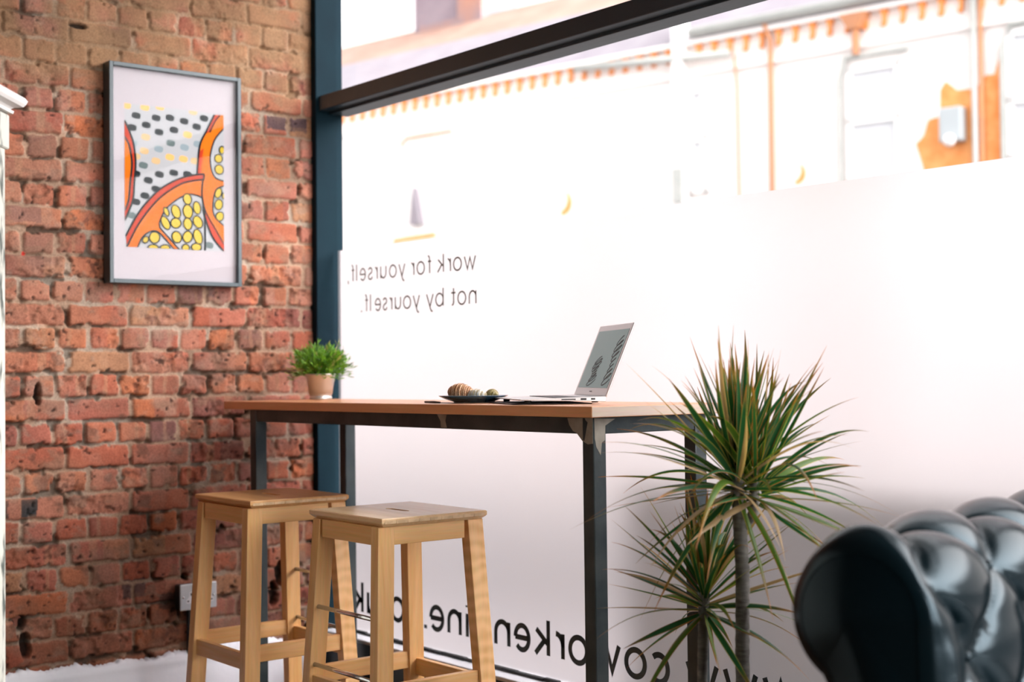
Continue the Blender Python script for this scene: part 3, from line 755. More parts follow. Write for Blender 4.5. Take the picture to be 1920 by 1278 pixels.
make_stool('bar_stool', 'birch bar stool nearer the brick wall, left of the two, under the table edge', 1, -3.709, 2.043)
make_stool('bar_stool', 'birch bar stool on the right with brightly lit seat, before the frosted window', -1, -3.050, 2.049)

# ---------------------------------------------------------------- framed picture
FX = WX + .006
pic = thing('framed_picture', 'abstract orange and yellow art print in a thin dark grey frame on the brick wall', 'picture', (FX, 2.052, 1.763))
fy0_, fy1_, fz0_, fz1_ = -.237, .237, -.361, .361
M_frame = mat('dark_grey_frame', (.030, .052, .062), .4, col2=(.038, .062, .074), nscale=10, bump=.05)
bm = bmesh.new(); d_, t_ = .052, .0135
box(bm, (0, fy0_, fz0_), (d_, fy0_ + t_, fz1_), .001, 1); box(bm, (0, fy1_ - t_, fz0_), (d_, fy1_, fz1_), .001, 1)
box(bm, (0, fy0_ + t_, fz0_), (d_, fy1_ - t_, fz0_ + t_), .001, 1); box(bm, (0, fy0_ + t_, fz1_ - t_), (d_, fy1_ - t_, fz1_), .001, 1)
obj('frame', bm, M_frame, pic)
m_paper = mat('paper', (.47, .43, .46), .6, bump=.12, bscale=5)
A_cols = {'paper': m_paper, 'white': mat('print_white', (.42, .43, .45), .6, bump=.02), 'black': mat('print_black', (.010, .016, .020), .6, bump=.02), 'orange': mat('print_orange', (.66, .14, .002), .6, col2=(.70, .165, .003), nscale=9), 'red': mat('print_red', (.50, .040, .008), .6, bump=.02), 'yellow': mat('print_yellow', (.56, .41, .035), .6, bump=.02), 'grey': mat('dot_wash_grey', (.12, .16, .16), .6, bump=.02), 'sand': mat('dot_wash_sand', (.60, .42, .22), .6, bump=.02), 'ochre': mat('dot_wash_ochre', (.85, .45, .15), .6, bump=.02), 'slate': mat('dot_wash_slate', (.25, .32, .35), .6, bump=.02)}
for m_ in A_cols.values(): m_.node_tree.nodes['Principled BSDF'].inputs['Specular IOR Level'].default_value = .08
A_keys = list(A_cols)
bm = bmesh.new()
AY0, AY1, AZ0, AZ1 = -.179, .178, -.241, .231
def AP(x, y):                         # picture sketch coordinates -> (y, z) on the print
    u_ = (x - 150) / 500.0
    yb = 1015 + 18 * u_; ytop = 283 + 38 * u_
    return AY0 + (AY1 - AY0) * u_, AZ0 + (AZ1 - AZ0) * (yb - y) / (yb - ytop)
layer = [0]
def apoly(pts, key, dx=None):
    layer[0] += 1
    pp = [AP(*p) for p in pts]
    pp = [(min(max(a, AY0), AY1), min(max(b, AZ0), AZ1)) for a, b in pp]
    clean = [pp[0]]
    for q in pp[1:]:
        if abs(q[0] - clean[-1][0]) + abs(q[1] - clean[-1][1]) > 2e-4: clean.append(q)
    if abs(clean[0][0] - clean[-1][0]) + abs(clean[0][1] - clean[-1][1]) < 2e-4: clean.pop()
    if len(clean) < 3: return
    f = bm.faces.new([bm.verts.new((.0342 + layer[0] * 2.2e-5, a, b)) for a, b in clean])
    f.material_index = A_keys.index(key)
def spline(pts, n=6):
    out = []
    P = [pts[0]] + list(pts) + [pts[-1]]
    for i in range(1, len(P) - 2):
        for k in range(n):
            t = k / n
            out.append(tuple(.5 * ((2 * P[i][j]) + (-P[i - 1][j] + P[i + 1][j]) * t + (2 * P[i - 1][j] - 5 * P[i][j] + 4 * P[i + 1][j] - P[i + 2][j]) * t * t + (-P[i - 1][j] + 3 * P[i][j] - 3 * P[i + 1][j] + P[i + 2][j]) * t ** 3) for j in (0, 1)))
    out.append(tuple(pts[-1])); return out
def aline(pts, w, key='black', sm=True):
    if sm and len(pts) > 2: pts = spline(pts)
    for a, b in zip(pts[:-1], pts[1:]):
        dx, dy = b[0] - a[0], b[1] - a[1]; l = math.hypot(dx, dy)
        if l < 1e-6: continue
        w = w * 1.0; nx, ny = -dy / l * w * .85, dx / l * w * .85; ex, ey = dx / l * w * .3, dy / l * w * .3
        apoly([(a[0] + nx - ex, a[1] + ny - ey), (b[0] + nx + ex, b[1] + ny + ey), (b[0] - nx + ex, b[1] - ny + ey), (a[0] - nx - ex, a[1] - ny - ey)], key)
        layer[0] -= 1
    layer[0] += 1
def ablob(cx, cy, rx, ry, rot, key, pw=2.0, n=18):
    pts = []
    for k in range(n):
        a = 2 * PI * k / n; c, s_ = math.cos(a), math.sin(a)
        x = rx * abs(c) ** (2 / pw) * (1 if c > 0 else -1); y = ry * abs(s_) ** (2 / pw) * (1 if s_ > 0 else -1)
        r = math.radians(rot); pts.append((cx + x * math.cos(r) - y * math.sin(r), cy + x * math.sin(r) + y * math.cos(r)))
    apoly(pts, key)
apoly([(150, 283), (650, 321), (650, 1033), (150, 1015)], 'white')
dots = [(160, 295, 'ochre'), (250, 301, 'ochre'), (325, 295, 'ochre'), (492, 312, 'sand'), (207, 345, 'black'), (305, 353, 'black'), (374, 349, 'black'), (446, 364, 'black'), (548, 345, 'black'), (187, 407, 'black'), (256, 391, 'black'), (394, 411, 'black'), (510, 390, 'black'), (319, 425, 'black'), (253, 453, 'sand'), (463, 433, 'ochre'), (377, 479, 'grey'), (190, 486, 'slate'), (447, 499, 'slate'), (515, 480, 'slate'), (246, 524, 'sand'), (317, 512, 'slate'), (205, 553, 'sand'), (373, 552, 'ochre'), (441, 559, 'ochre'), (303, 573, 'sand'), (500, 568, 'sand'), (241, 598, 'grey'), (205, 642, 'black'), (320, 642, 'black'), (392, 632, 'black'), (461, 637, 'black'), (265, 674, 'black'), (302, 717, 'black'), (248, 753, 'black'), (203, 786, 'black'), (181, 854, 'grey'), (572, 1001, 'grey')]  # paler dots carry the glass reflection's wash in their colour
for x, y, k in dots: ablob(x, y, 22.5, 16.5, 14, k, 2.8)
# left band
Lb = spline([(150, 372), (175, 430), (195, 500), (203, 590), (196, 690), (188, 780), (150, 880)])
apoly([(150, 372)] + Lb + [(150, 880)], 'red')
Li = spline([(150, 455), (172, 500), (185, 590), (176, 690), (168, 780), (150, 830)])
apoly([(150, 455)] + Li, 'orange'); aline(Lb, 6, sm=False); aline(Li, 6, sm=False)
# right column
Rl = spline([(602, 324), (560, 410), (525, 490), (510, 640)])
apoly(Rl + [(545, 640), (538, 700), (540, 790), (570, 880), (612, 960), (650, 1033), (650, 324)], 'orange')
apoly(spline([(602, 324), (575, 375), (555, 425)]) + spline([(578, 415), (605, 360), (632, 326)]), 'red')
apoly(spline([(520, 520), (510, 640)]) + [(530, 640)] + spline([(532, 600), (545, 500)]), 'red')
apoly([(540, 790), (560, 830), (590, 890), (620, 950), (650, 1000), (650, 1033), (600, 985), (565, 900)], 'red')
aline(Rl, 6, sm=False); aline([(632, 326), (605, 360), (578, 415)], 5); aline([(540, 780), (560, 840), (600, 910), (650, 995)], 5); aline([(540, 800), (548, 850), (590, 960), (650, 1033)], 6)
apoly(spline([(650, 395), (600, 460), (578, 560), (600, 645), (650, 668)]), 'white'); aline([(650, 395), (600, 460), (578, 560), (600, 645), (650, 668)], 5)
apoly(spline([(650, 692), (608, 715), (592, 790), (600, 850), (650, 900)]), 'white'); aline([(650, 692), (608, 715), (592, 790), (600, 850), (650, 900)], 5)
# central arch
Ao = spline([(155, 960), (200, 870), (250, 795), (320, 720), (400, 670), (470, 645), (546, 633)])
Am = spline([(160, 1015), (205, 920), (260, 835), (330, 755), (420, 692), (480, 672), (546, 662)])
An = [(540, 760)] + spline([(478, 738), (420, 760), (350, 820), (318, 890)]) + spline([(320, 915), (350, 950), (420, 1028)]) + [(390, 1025)] + spline([(350, 975), (310, 936), (275, 935), (235, 965), (212, 1016)])
apoly(list(Ao) + list(Am[::-1]), 'red')
apoly([(150, 1015)] + list(Am) + list(An), 'orange')
aline(Ao, 6, sm=False); aline(Am, 6, sm=False); aline([(546, 633), (545, 662)], 6, sm=False); aline(An[1:], 5, sm=False); aline([(540, 662), (535, 740), (549, 850), (550, 1030)], 6)
aline([(478, 738), (520, 748), (540, 760)], 5)
for x, y, rx, ry, ro in [(460, 765, 19, 27, -12), (402, 831, 20, 34, -18), (509, 809, 17, 31, -10), (462, 829, 23, 34, -8), (353, 832, 10, 22, -22), (349, 890, 17, 34, -25), (401, 890, 24, 24, 0), (513, 882, 21, 31, -25), (461, 893, 20, 29, -8), (405, 962, 22, 28, -20), (460, 960, 22, 28, 10), (513, 958, 20, 38, -15), (450, 1016, 17, 16, 0), (505, 1012, 24, 18, 0), (294, 966, 24, 27, 0), (250, 978, 12, 16, 30), (287, 1018, 24, 14, 0), (346, 1018, 22, 14, 0), (622, 551, 19, 20, -10), (625, 608, 21, 23, -20), (640, 507, 12, 18, 0), (620, 730, 15, 25, 20), (622, 790, 19, 25, 10), (627, 851, 19, 22, 20), (648, 745, 6, 14, 0)]:
    ablob(x, y, rx + 5.5, ry + 5.5, ro, 'black'); ablob(x, y, rx - 1.5, ry - 1.5, ro, 'yellow')
f_ = bm.faces.new([bm.verts.new((.034, a, b)) for a, b in ((fy0_ + t_, fz0_ + t_), (fy1_ - t_, fz0_ + t_), (fy1_ - t_, fz1_ - t_), (fy0_ + t_, fz1_ - t_))])
f_.material_index = 0
me = bpy.data.meshes.new('print')
for f in bm.faces:
    f.normal_update()
    if f.normal.x < 0: f.normal_flip()
bm.to_mesh(me); bm.free()
for k in A_keys: me.materials.append(A_cols[k])
o = bpy.data.objects.new('print', me); COL.objects.link(o); o.parent = pic
bm = bmesh.new(); vs = [bm.verts.new((.047, a, b)) for a, b in ((fy0_ + t_, fz0_ + t_), (fy1_ - t_, fz0_ + t_), (fy1_ - t_, fz1_ - t_), (fy0_ + t_, fz1_ - t_))]; bm.faces.new(vs)
obj('glass', bm, thin_glass('picture_glass', (.97, .97, .97), .01, 1.12), pic)
bm = bmesh.new(); box(bm, (-.001, fy0_ + .003, fz0_ + .003), (.0335, fy1_ - .003, fz1_ - .003)); obj('backing', bm, mat('backing_board', (.10, .07, .05), .8, bump=.1), pic)

# ---------------------------------------------------------------- wall socket
sock = thing('wall_socket', 'brushed metal double power socket low on the brick wall', 'socket', (WX + .004, 2.126, .4 - .0425))
M_sockm = mat('satin_metal', (.52, .55, .57), .35, .35, col2=(.6, .62, .63), nscale=20)
bm = bmesh.new(); box(bm, (0, -.066, -.040), (.038, .060, .040), .004); obj('back_box', bm, mat('dark_back_box', (.02, .025, .028), .5, bump=.1), sock)
bm = bmesh.new(); box(bm, (.038, -.067, -.0435), (.044, .067, .0435), .0035, 3); pl = obj('face_plate', bm, M_sockm, sock)
def pin(y, z, w, h, m=M_black):
    bm = bmesh.new(); box(bm, (.0435, y - w / 2, z - h / 2), (.0446, y + w / 2, z + h / 2)); return obj('pin_hole', bm, m, sock)
for cy_ in (-.027, .037):
    bm = bmesh.new()
    pts = [(.0442, cy_ - .017, -.021), (.0442, cy_ + .017, -.021), (.0442, cy_ + .017, -.009), (.0442, cy_ + .007, .001), (.0442, cy_ + .006, .017), (.0442, cy_ - .006, .017), (.0442, cy_ - .007, .001), (.0442, cy_ - .017, -.009)]
    prism(bm, [(.0436, p[1], p[2]) for p in pts], pts); obj('insert', bm, mat('white_insert', (.75, .74, .75), .4, bump=.03), sock)
    pin(cy_, .008, .0045, .009); pin(cy_ - .011, -.014, .0065, .0045); pin(cy_ + .011, -.014, .0065, .0045)
for y in (-.055, .055):
    bm = bmesh.new(); lathe(bm, [(0, 0), (.0042, 0), (.004, .0015), (0, .002)], 16); bmesh.ops.transform(bm, matrix=Matrix.Translation((.044, y, 0)) @ Matrix.Rotation(PI / 2, 4, 'Y'), verts=bm.verts[:]); obj('screw', bm, M_chrome, sock, True)
cab = bmesh.new(); box(cab, (0.004, -.026, -.195), (.020, -.010, -.040), .002); obj('cable_cover', cab, mat('black_trunking', (.015, .018, .02), .5, bump=.1), sock)

# ---------------------------------------------------------------- small potted plant
PX_, PY_ = -4.137, 2.47
pz = on_table(PX_, PY_)
sp_ = thing('potted_plant', 'bushy green grass-like plant in a small pale metal pot on the table', 'plant', (PX_, PY_, pz))
bm = bmesh.new()
lathe(bm, [(0, .001), (.0375, .001), (.0385, .003), (.0385, .010), (.0365, .012), (.0365, .014), (.0385, .016), (.0495, .082), (.0515, .083), (.0525, .085), (.0515, .088), (.0485, .088), (.047, .080), (.040, .02), (0, .02)], 56)
obj('pot', bm, mat('pale_zinc', (.60, .60, .56), .34, .75, col2=(.68, .68, .64), nscale=14, bump=.05), sp_, True)
bm = bmesh.new(); lathe(bm, [(0, .076), (.047, .074), (.0465, .070), (0, .070)], 32); obj('soil', bm, mat('soil', (.03, .02, .012), .95, bump=.6), sp_, True)

def leafmat(name, cols, rough=.4, trans=.35):
    m = bpy.data.materials.new(name); m.use_nodes = True
    nt = m.node_tree; N = nt.nodes; L = nt.links; b = N['Principled BSDF']
    at = N.new('ShaderNodeAttribute'); at.attribute_name = 'leaf_colour'
    L.new(at.outputs['Color'], b.inputs['Base Color']); b.inputs['Roughness'].default_value = rough; b.inputs['Specular IOR Level'].default_value = .55
    tr = N.new('ShaderNodeBsdfTranslucent'); mm = N.new('ShaderNodeMix'); mm.data_type = 'RGBA'; mm.blend_type = 'MULTIPLY'; mm.inputs['Factor'].default_value = 1
    L.new(at.outputs['Color'], mm.inputs['A']); mm.inputs['B'].default_value = (1.6, 1.5, .8, 1); L.new(mm.outputs['Result'], tr.inputs[0])
    n = N.new('ShaderNodeTexNoise'); n.inputs['Scale'].default_value = 200; bp = N.new('ShaderNodeBump'); bp.inputs['Strength'].default_value = .15; L.new(n.outputs['Fac'], bp.inputs['Height']); L.new(bp.outputs[0], b.inputs['Normal'])
    mx = N.new('ShaderNodeMixShader'); mx.inputs[0].default_value = trans; L.new(b.outputs[0], mx.inputs[1]); L.new(tr.outputs[0], mx.inputs[2]); L.new(mx.outputs[0], N['Material Output'].inputs[0])
    return m
class Leaves:
    def __init__(s): s.v = []; s.f = []; s.c = []
    def strip(s, pts, widths, side, cols, fold=0.0):
        """pts along the midrib; side = width direction; cols = (margin, middle) per point"""
        base = len(s.v); n = len(pts)
        for i, p in enumerate(pts):
            a = pts[max(0, i - 1)]; b = pts[min(n - 1, i + 1)]; t = (b - a).normalized()
            sd = (side - t * side.dot(t)).normalized(); nrm = sd.cross(t)
            w = widths[i]
            s.v += [p - sd * w + nrm * w * fold, p - sd * w * .72 + nrm * w * fold * .6, p, p + sd * w * .72 + nrm * w * fold * .6, p + sd * w + nrm * w * fold]
            mg, md = cols[i]; s.c += [mg, md, md, md, mg]
        for i in range(n - 1):
            for k in range(4):
                q = base + i * 5 + k; s.f.append((q, q + 1, q + 6, q + 5))
    def build(s, name, m, parent):
        me = bpy.data.meshes.new(name); me.from_pydata([tuple(v) for v in s.v], [], s.f)
        ca = me.color_attributes.new('leaf_colour', 'FLOAT_COLOR', 'POINT')
        ca.data.foreach_set('color', np.array([(c[0], c[1], c[2], 1) for c in s.c], dtype=np.float32).ravel())
        me.polygons.foreach_set('use_smooth', [True] * len(me.polygons)); me.materials.append(m)
        o = bpy.data.objects.new(name, me); COL.objects.link(o); o.parent = parent; return o
rnd = random.Random(11)
lv = Leaves()
for i in range(380):
    az = rnd.uniform(0, 2 * PI); el = math.radians(rnd.triangular(-6, 90, 60))
    L_ = rnd.uniform(.060, .092) + .050 * max(0, math.sin(el)) ** 1.2 * rnd.random() ** .6 * (1.0 if el > .2 else .85)
    d = Vector((math.cos(az) * math.cos(el), math.sin(az) * math.cos(el), math.sin(el)))
    p0 = Vector((math.cos(az) * rnd.uniform(0, .03), math.sin(az) * rnd.uniform(0, .03), .076))
    n = 6; pts = []
    for k in range(n):
        t = k / (n - 1); pts.append(p0 + d * L_ * t + Vector((0, 0, .012 * math.sin(t * PI) - .010 * t * t)))
    g = rnd.random(); c = Vector((.035, .13, .014)) * (1 - g) + Vector((.19, .42, .035)) * g
    if rnd.random() < .08: c = Vector((.42, .42, .16))
    sd = d.cross(Vector((rnd.uniform(-1, 1), rnd.uniform(-1, 1), rnd.uniform(-1, 1)))).normalized()
    lv.strip(pts, [.0008, .001, .001, .001, .0009, .0003], sd, [(c, c)] * n)
    for j in range(rnd.randint(5, 8)):           # small leaflets along the sprig
        t = rnd.uniform(.35, 1.0); q = p0 + d * L_ * t + Vector((0, 0, .012 * math.sin(t * PI) - .010 * t * t))
        dd = (d + Vector((rnd.uniform(-1, 1), rnd.uniform(-1, 1), rnd.uniform(-.5, 1))) * .75).normalized(); l2 = rnd.uniform(.014, .026)
        s2 = dd.cross(Vector((rnd.uniform(-1, 1), rnd.uniform(-1, 1), rnd.uniform(-1, 1)))).normalized()
        cc = c * rnd.uniform(.7, 1.35)
        lv.strip([q, q + dd * l2 * .5, q + dd * l2 + Vector((0, 0, -.001))], [.0007, .0021, .0003], s2, [(cc, cc)] * 3, .3)
lv.build('foliage', leafmat('grass_leaf', None, .42, .32), sp_)

# ---------------------------------------------------------------- plate with pastries
plx, ply = -3.092, 2.332
pz = on_table(plx, ply)
plate = thing('plate', 'dark blue shallow plate on the table between the pot plant and the laptop', 'plate', (plx, ply, pz + .0005))
bm = bmesh.new()
lathe(bm, [(0, .001), (.052, .001), (.054, .0015), (.058, .0035), (.080, .011), (.0955, .0185), (.0965, .0198), (.0955, .0205), (.079, .0145), (.058, .0075), (.050, .0060), (0, .0055)], 72)
obj('dish', bm, mat('blue_glaze', (.030, .085, .15), .16, col2=(.04, .11, .18), nscale=12, coat=.6), plate, True)
def pastry(name, label, loc, rot, L_, R_, bend, ridges, m, group='pastries on the blue plate'):
    bm = bmesh.new(); n, sg = 60, 26; rings = []
    for i in range(n + 1):
        t = i / n; a = (t - .5) * bend
        cx_ = math.sin(a) * L_ / max(bend, .01); cy_ = (1 - math.cos(a)) * L_ / max(bend, .01)
        env = max(0.02, math.sin(PI * (t * .94 + .03))) ** .62
        step = 1 - .13 * ((t * ridges) % 1.0) if t < .5 else 1 - .13 * ((1 - t) * ridges % 1.0)
        r = R_ * env * step
        tx, ty = math.cos(a), math.sin(a)
        rings.append([bm.verts.new((cx_ - ty * r * math.cos(2 * PI * k / sg), cy_ + tx * r * math.cos(2 * PI * k / sg), R_ * .62 + max(-.62 * R_, r * .92 * math.sin(2 * PI * k / sg)))) for k in range(sg)])
    for i in range(n):
        for k in range(sg): bm.faces.new((rings[i][k], rings[i][(k + 1) % sg], rings[i + 1][(k + 1) % sg], rings[i + 1][k]))
    bm.faces.new(rings[0][::-1]); bm.faces.new(rings[-1])
    o = obj(name, bm, m, None, True); o.location = loc; o.rotation_euler = rot
    return tag(o, label, 'pastry', group)
def pastry_mat(name, c1, c2, c3, sc_=1.0):
    m = bpy.data.materials.new(name); m.use_nodes = True; nt = m.node_tree; N = nt.nodes; L = nt.links; b = N['Principled BSDF']; b.inputs['Roughness'].default_value = .5
    tc = N.new('ShaderNodeTexCoord'); w = N.new('ShaderNodeTexWave'); w.inputs['Scale'].default_value = 62 * sc_; w.inputs['Distortion'].default_value = 3.5; w.inputs['Detail'].default_value = 3; w.inputs['Detail Scale'].default_value = 4
    L.new(tc.outputs['Object'], w.inputs['Vector']); r = N.new('ShaderNodeValToRGB'); r.color_ramp.elements[0].color = (*c1, 1); r.color_ramp.elements[1].color = (*c3, 1); e = r.color_ramp.elements.new(.6); e.color = (*c2, 1)
    L.new(w.outputs['Fac'], r.inputs['Fac']); L.new(r.outputs['Color'], b.inputs['Base Color'])
    bp = N.new('ShaderNodeBump'); bp.inputs['Strength'].default_value = .4; bp.inputs['Distance'].default_value = .002; L.new(w.outputs['Fac'], bp.inputs['Height']); L.new(bp.outputs[0], b.inputs['Normal'])
    return m
pastry('croissant', 'golden brown striped croissant, leftmost and tallest on the blue plate', (plx - .030, ply - .022, pz + .0105), (0, .06, math.radians(30)), .080, .0290, 1.1, 7, pastry_mat('croissant_crust', (.22, .07, .02), (.50, .20, .06), (.80, .58, .36)))
pastry('pastry', 'pale sugar-dusted pastry in the middle of the blue plate', (plx + .020, ply - .004, pz + .0085), (0, 0, math.radians(20)), .062, .0200, .7, 4, pastry_mat('dusted_crust', (.50, .40, .22), (.66, .60, .48), (.80, .78, .72), .5))
pastry('pastry', 'small greenish yellow pastry at the right of the blue plate', (plx + .046, ply + .030, pz + .0110), (0, -.05, math.radians(-18)), .050, .0180, .8, 5, pastry_mat('pistachio_crust', (.26, .20, .05), (.46, .38, .14), (.62, .55, .34), .8))
# knife half under the plate rim
kn = bmesh.new(); tube(kn, [(-.100, -.030, .003), (-.06, -.034, .003), (-.03, -.036, .0022)], .003, 8, radii=[.0028, .0034, .0022]); box(kn, (-.03, -.040, .0012), (.06, -.032, .0026))
o = obj('pen', kn, mat('dark_pen', (.05, .04, .035), .4, bump=.05), None, True, (plx, ply - .055, pz + .0005)); o.rotation_euler = (0, 0, .1); tag(o, 'slim dark pen lying beside the blue plate near the table edge', 'pen')

# ---------------------------------------------------------------- laptop on a folder of papers
BR = Vector((-2.626, 2.400)); du = Vector((-.894, .447)); dv = Vector((-.447, -.894))
lw, ld = .318, .222
lz = on_table(-2.75, 2.35)
ang = math.atan2(-du.y, -du.x)          # local +x runs from the far hinge end to the near one
lap = thing('laptop', 'open silver laptop at the right end of the table, screen facing the room', 'laptop', (BR.x + du.x * lw / 2 + dv.x * ld / 2, BR.y + du.y * lw / 2 + dv.y * ld / 2, lz + .0078), ang)
M_alu = mat('silver_aluminium', (.60, .60, .60), .32, .6, bump=.02, bscale=300)
hw, hd = lw / 2, ld / 2
bm = bmesh.new()                        # wedge base, thin at the front
prism(bm, [(-hw, -hd, .0035), (hw, -hd, .0035), (hw, hd, -.002), (-hw, hd, -.002)], [(-hw, -hd, .0065), (hw, -hd, .0065), (hw, hd, .0118), (-hw, hd, .0118)], .0012)
base = obj('base', bm, M_alu, lap)
bm = bmesh.new(); box(bm, (-.135, -.02, .0085), (.135, .085, .0105)); kb = obj('keyboard', bm, mat('black_keys', (.02, .02, .022), .5, bump=.1), base)
kb.rotation_euler = (0, 0, 0)
bm = bmesh.new()
for y0, y1, z0, z1 in ((-.005, .032, .0022, .0050), (.045, .060, .0018, .0062), (.072, .083, .0020, .0062)): box(bm, (hw - .001, y0, z0 + .0012), (hw + .0004, y1, z1 + .0012))
labelled(obj('port', bm, M_black, base), 'dark slots on the side')
for x, y in ((-.13, .09), (.13, .09), (.13, -.085), (-.13, -.085)):
    bm = bmesh.new(); lathe(bm, [(0, -.0042), (.008, -.0042), (.009, -.001), (.009, .006), (0, .006)], 16, (x, y, 0)); obj('foot', bm, M_black, base, True)
tilt = math.radians(22.5); sl = .203
lid = bpy.data.objects.new('lid', None)
bm = bmesh.new(); box(bm, (-hw, -.0022, 0), (hw, .0022, sl), .0018, 2)
lid = obj('lid', bm, M_alu, lap); lid.location = (0, hd + .001, .0105); lid.rotation_euler = (-tilt, 0, 0)
scr_m = mat('screen', (.17, .26, .245), .35, spec=.15)
sb = scr_m.node_tree.nodes['Principled BSDF']; sb.inputs['Emission Color'].default_value = (.30, .42, .42, 1); sb.inputs['Emission Strength'].default_value = .22
bm = bmesh.new(); box(bm, (-hw + .016, -.0030, .022), (hw - .016, -.0020, sl - .017)); scr = labelled(obj('screen', bm, scr_m, lid), 'pale grey green screen')
M_scr = mat('screen_reflection', (.035, .035, .032), .5, bump=.02)
def squig(x0, z0, x1, z1, n, ax, az, w):  # reflected lettering drawn as dark loops on the screen
    bm = bmesh.new(); pts = []
    for k in range(n * 14 + 1):
        t = k / (n * 14); ph = 2 * PI * n * t; a = .75 + .25 * math.sin(9 * t + 1)
        pts.append((x0 + (x1 - x0) * t + ax * a * math.cos(ph), z0 + (z1 - z0) * t + az * a * math.cos(ph + .55)))
    ribbon(bm, pts, w, -.0031)
    labelled(obj('reflection_loops', bm, M_scr, scr), 'dark looping reflection drawn on the screen')
squig(-.030, .036, -.035, .104, 7, .034, .013, .0022)
squig(.108, .036, .104, .160, 8, .028, .013, .0030)
bm = bmesh.new(); box(bm, (-.011, -.0031, .0105), (.011, -.0021, .0130)); obj('logo', bm, mat('logo_grey', (.25, .25, .26), .5, bump=.02), lid)
bm = bmesh.new(); tube(bm, [(-hw + .03, hd + .001, .0085), (hw - .03, hd + .001, .0085)], .0040, 12); obj('hinge', bm, M_black, lap, True)

def paper(name, lab, cat, corners, z, t, curl, m, group=None):
    """thin sheet on the table; corners in world xy, curled up along its first edge"""
    bm = bmesh.new(); n = 18; A, B, C, D = [Vector(c) for c in corners]; top = []; bot = []
    for i in range(n + 1):
        u_ = i / n; r1 = []; r2 = []
        for j in range(9):
            v_ = j / 8; p = (A * (1 - v_) + B * v_) * (1 - u_) + (D * (1 - v_) + C * v_) * u_
            h = curl * max(0, 1 - u_ * 2.2) ** 2
            r1.append(bm.verts.new((p.x, p.y, z + t + h))); r2.append(bm.verts.new((p.x, p.y, z + h)))
        top.append(r1); bot.append(r2)
    for i in range(n):
        for j in range(8):
            bm.faces.new((top[i][j], top[i + 1][j], top[i + 1][j + 1], top[i][j + 1])); bm.faces.new((bot[i][j], bot[i][j + 1], bot[i + 1][j + 1], bot[i + 1][j]))
        for R, k in ((0, 0), (0, 8)): bm.faces.new((top[i][k], bot[i][k], bot[i + 1][k], top[i + 1][k]))
    for j in range(8):
        bm.faces.new((top[0][j], top[0][j + 1], bot[0][j + 1], bot[0][j])); bm.faces.new((top[n][j], bot[n][j], bot[n][j + 1], top[n][j + 1]))
    return tag(obj(name, bm, m, None, True), lab, cat, group)
cz_ = on_table(-2.85, 2.34)
lc = Vector((lap.location.x, lap.location.y))
def lxy(a, b): return lc - du * a + (-dv) * b
paper('folder', 'thin dark folder lying flat under the laptop', 'folder', [lxy(-.215, -.135), lxy(-.215, .08), lxy(.14, .08), lxy(.14, -.125)], cz_ + .0008, .0024, 0, mat('dark_folder', (.045, .030, .032), .5, bump=.05))
paper('magazine', 'open white and blue magazine with a lifted page between plate and laptop', 'magazine', [(-2.985, 2.36), (-2.965, 2.50), (-2.70, 2.56), (-2.72, 2.40)] if False else [(-3.02, 2.43), (-3.01, 2.565), (-2.965, 2.565), (-2.955, 2.45)], on_table(-2.95, 2.45, .0008), .0012, .012, mat('magazine_page', (.70, .72, .78), .35, col2=(.35, .45, .62), nscale=14, noise=.3))

# ---------------------------------------------------------------- dragon tree
tree = thing('dragon_tree', 'tall potted dragon tree with spiky red-edged leaves between table end and sofa', 'plant', (-2.02, 2.19, 0))
bm = bmesh.new(); lathe(bm, [(0, 0), (.115, 0), (.12, .01), (.145, .25), (.152, .252), (.152, .27), (.14, .27), (.135, .24), (0, .24)], 48)
obj('pot', bm, mat('grey_pot', (.10, .10, .10), .6, bump=.1), tree, True)
bm = bmesh.new(); lathe(bm, [(0, .25), (.138, .242), (0, .238)], 32); obj('soil', bm, mat('potting_soil', (.03, .02, .013), .95, bump=.6), tree, True)
m_bark = mat('grey_ringed_bark', (.10, .095, .085), .8, col2=(.20, .19, .17), nscale=26, bump=.6, bscale=40, stretch=(1, 1, 4))
def trunk(pts, r0, r1):
    bm = bmesh.new(); P = [Vector(p) for p in pts]; q = []
    for i in range(len(P) - 1):
        for k in range(14): q.append(P[i].lerp(P[i + 1], k / 14))
    q.append(P[-1]); n = len(q)
    rad = [(r0 + (r1 - r0) * i / n) * (1 + .06 * (i % 2)) for i in range(n)]
    tube(bm, q, r0, 12, True, rad); return obj('trunk', bm, m_bark, tree, True)
C1 = Vector((.020, .005, .885)); C1b = Vector((.048, .030, .875)); C2 = Vector((-.062, -.01, .630)); 
trunk([(.03, .01, .24), (.022, .012, .5), (.028, .010, .68), (.024, .006, .80), (.020, .005, .90)], .0150, .0140)
trunk([(.024, .008, .76), (.045, .026, .80), (.048, .030, .89)], .009, .011)
trunk([(-.05, -.03, .24), (-.066, -.016, .45), (-.062, -.01, .66)], .0100, .0120)
rnd = random.Random(23)
ML = leafmat('dragon_leaf', None, .36, .42)
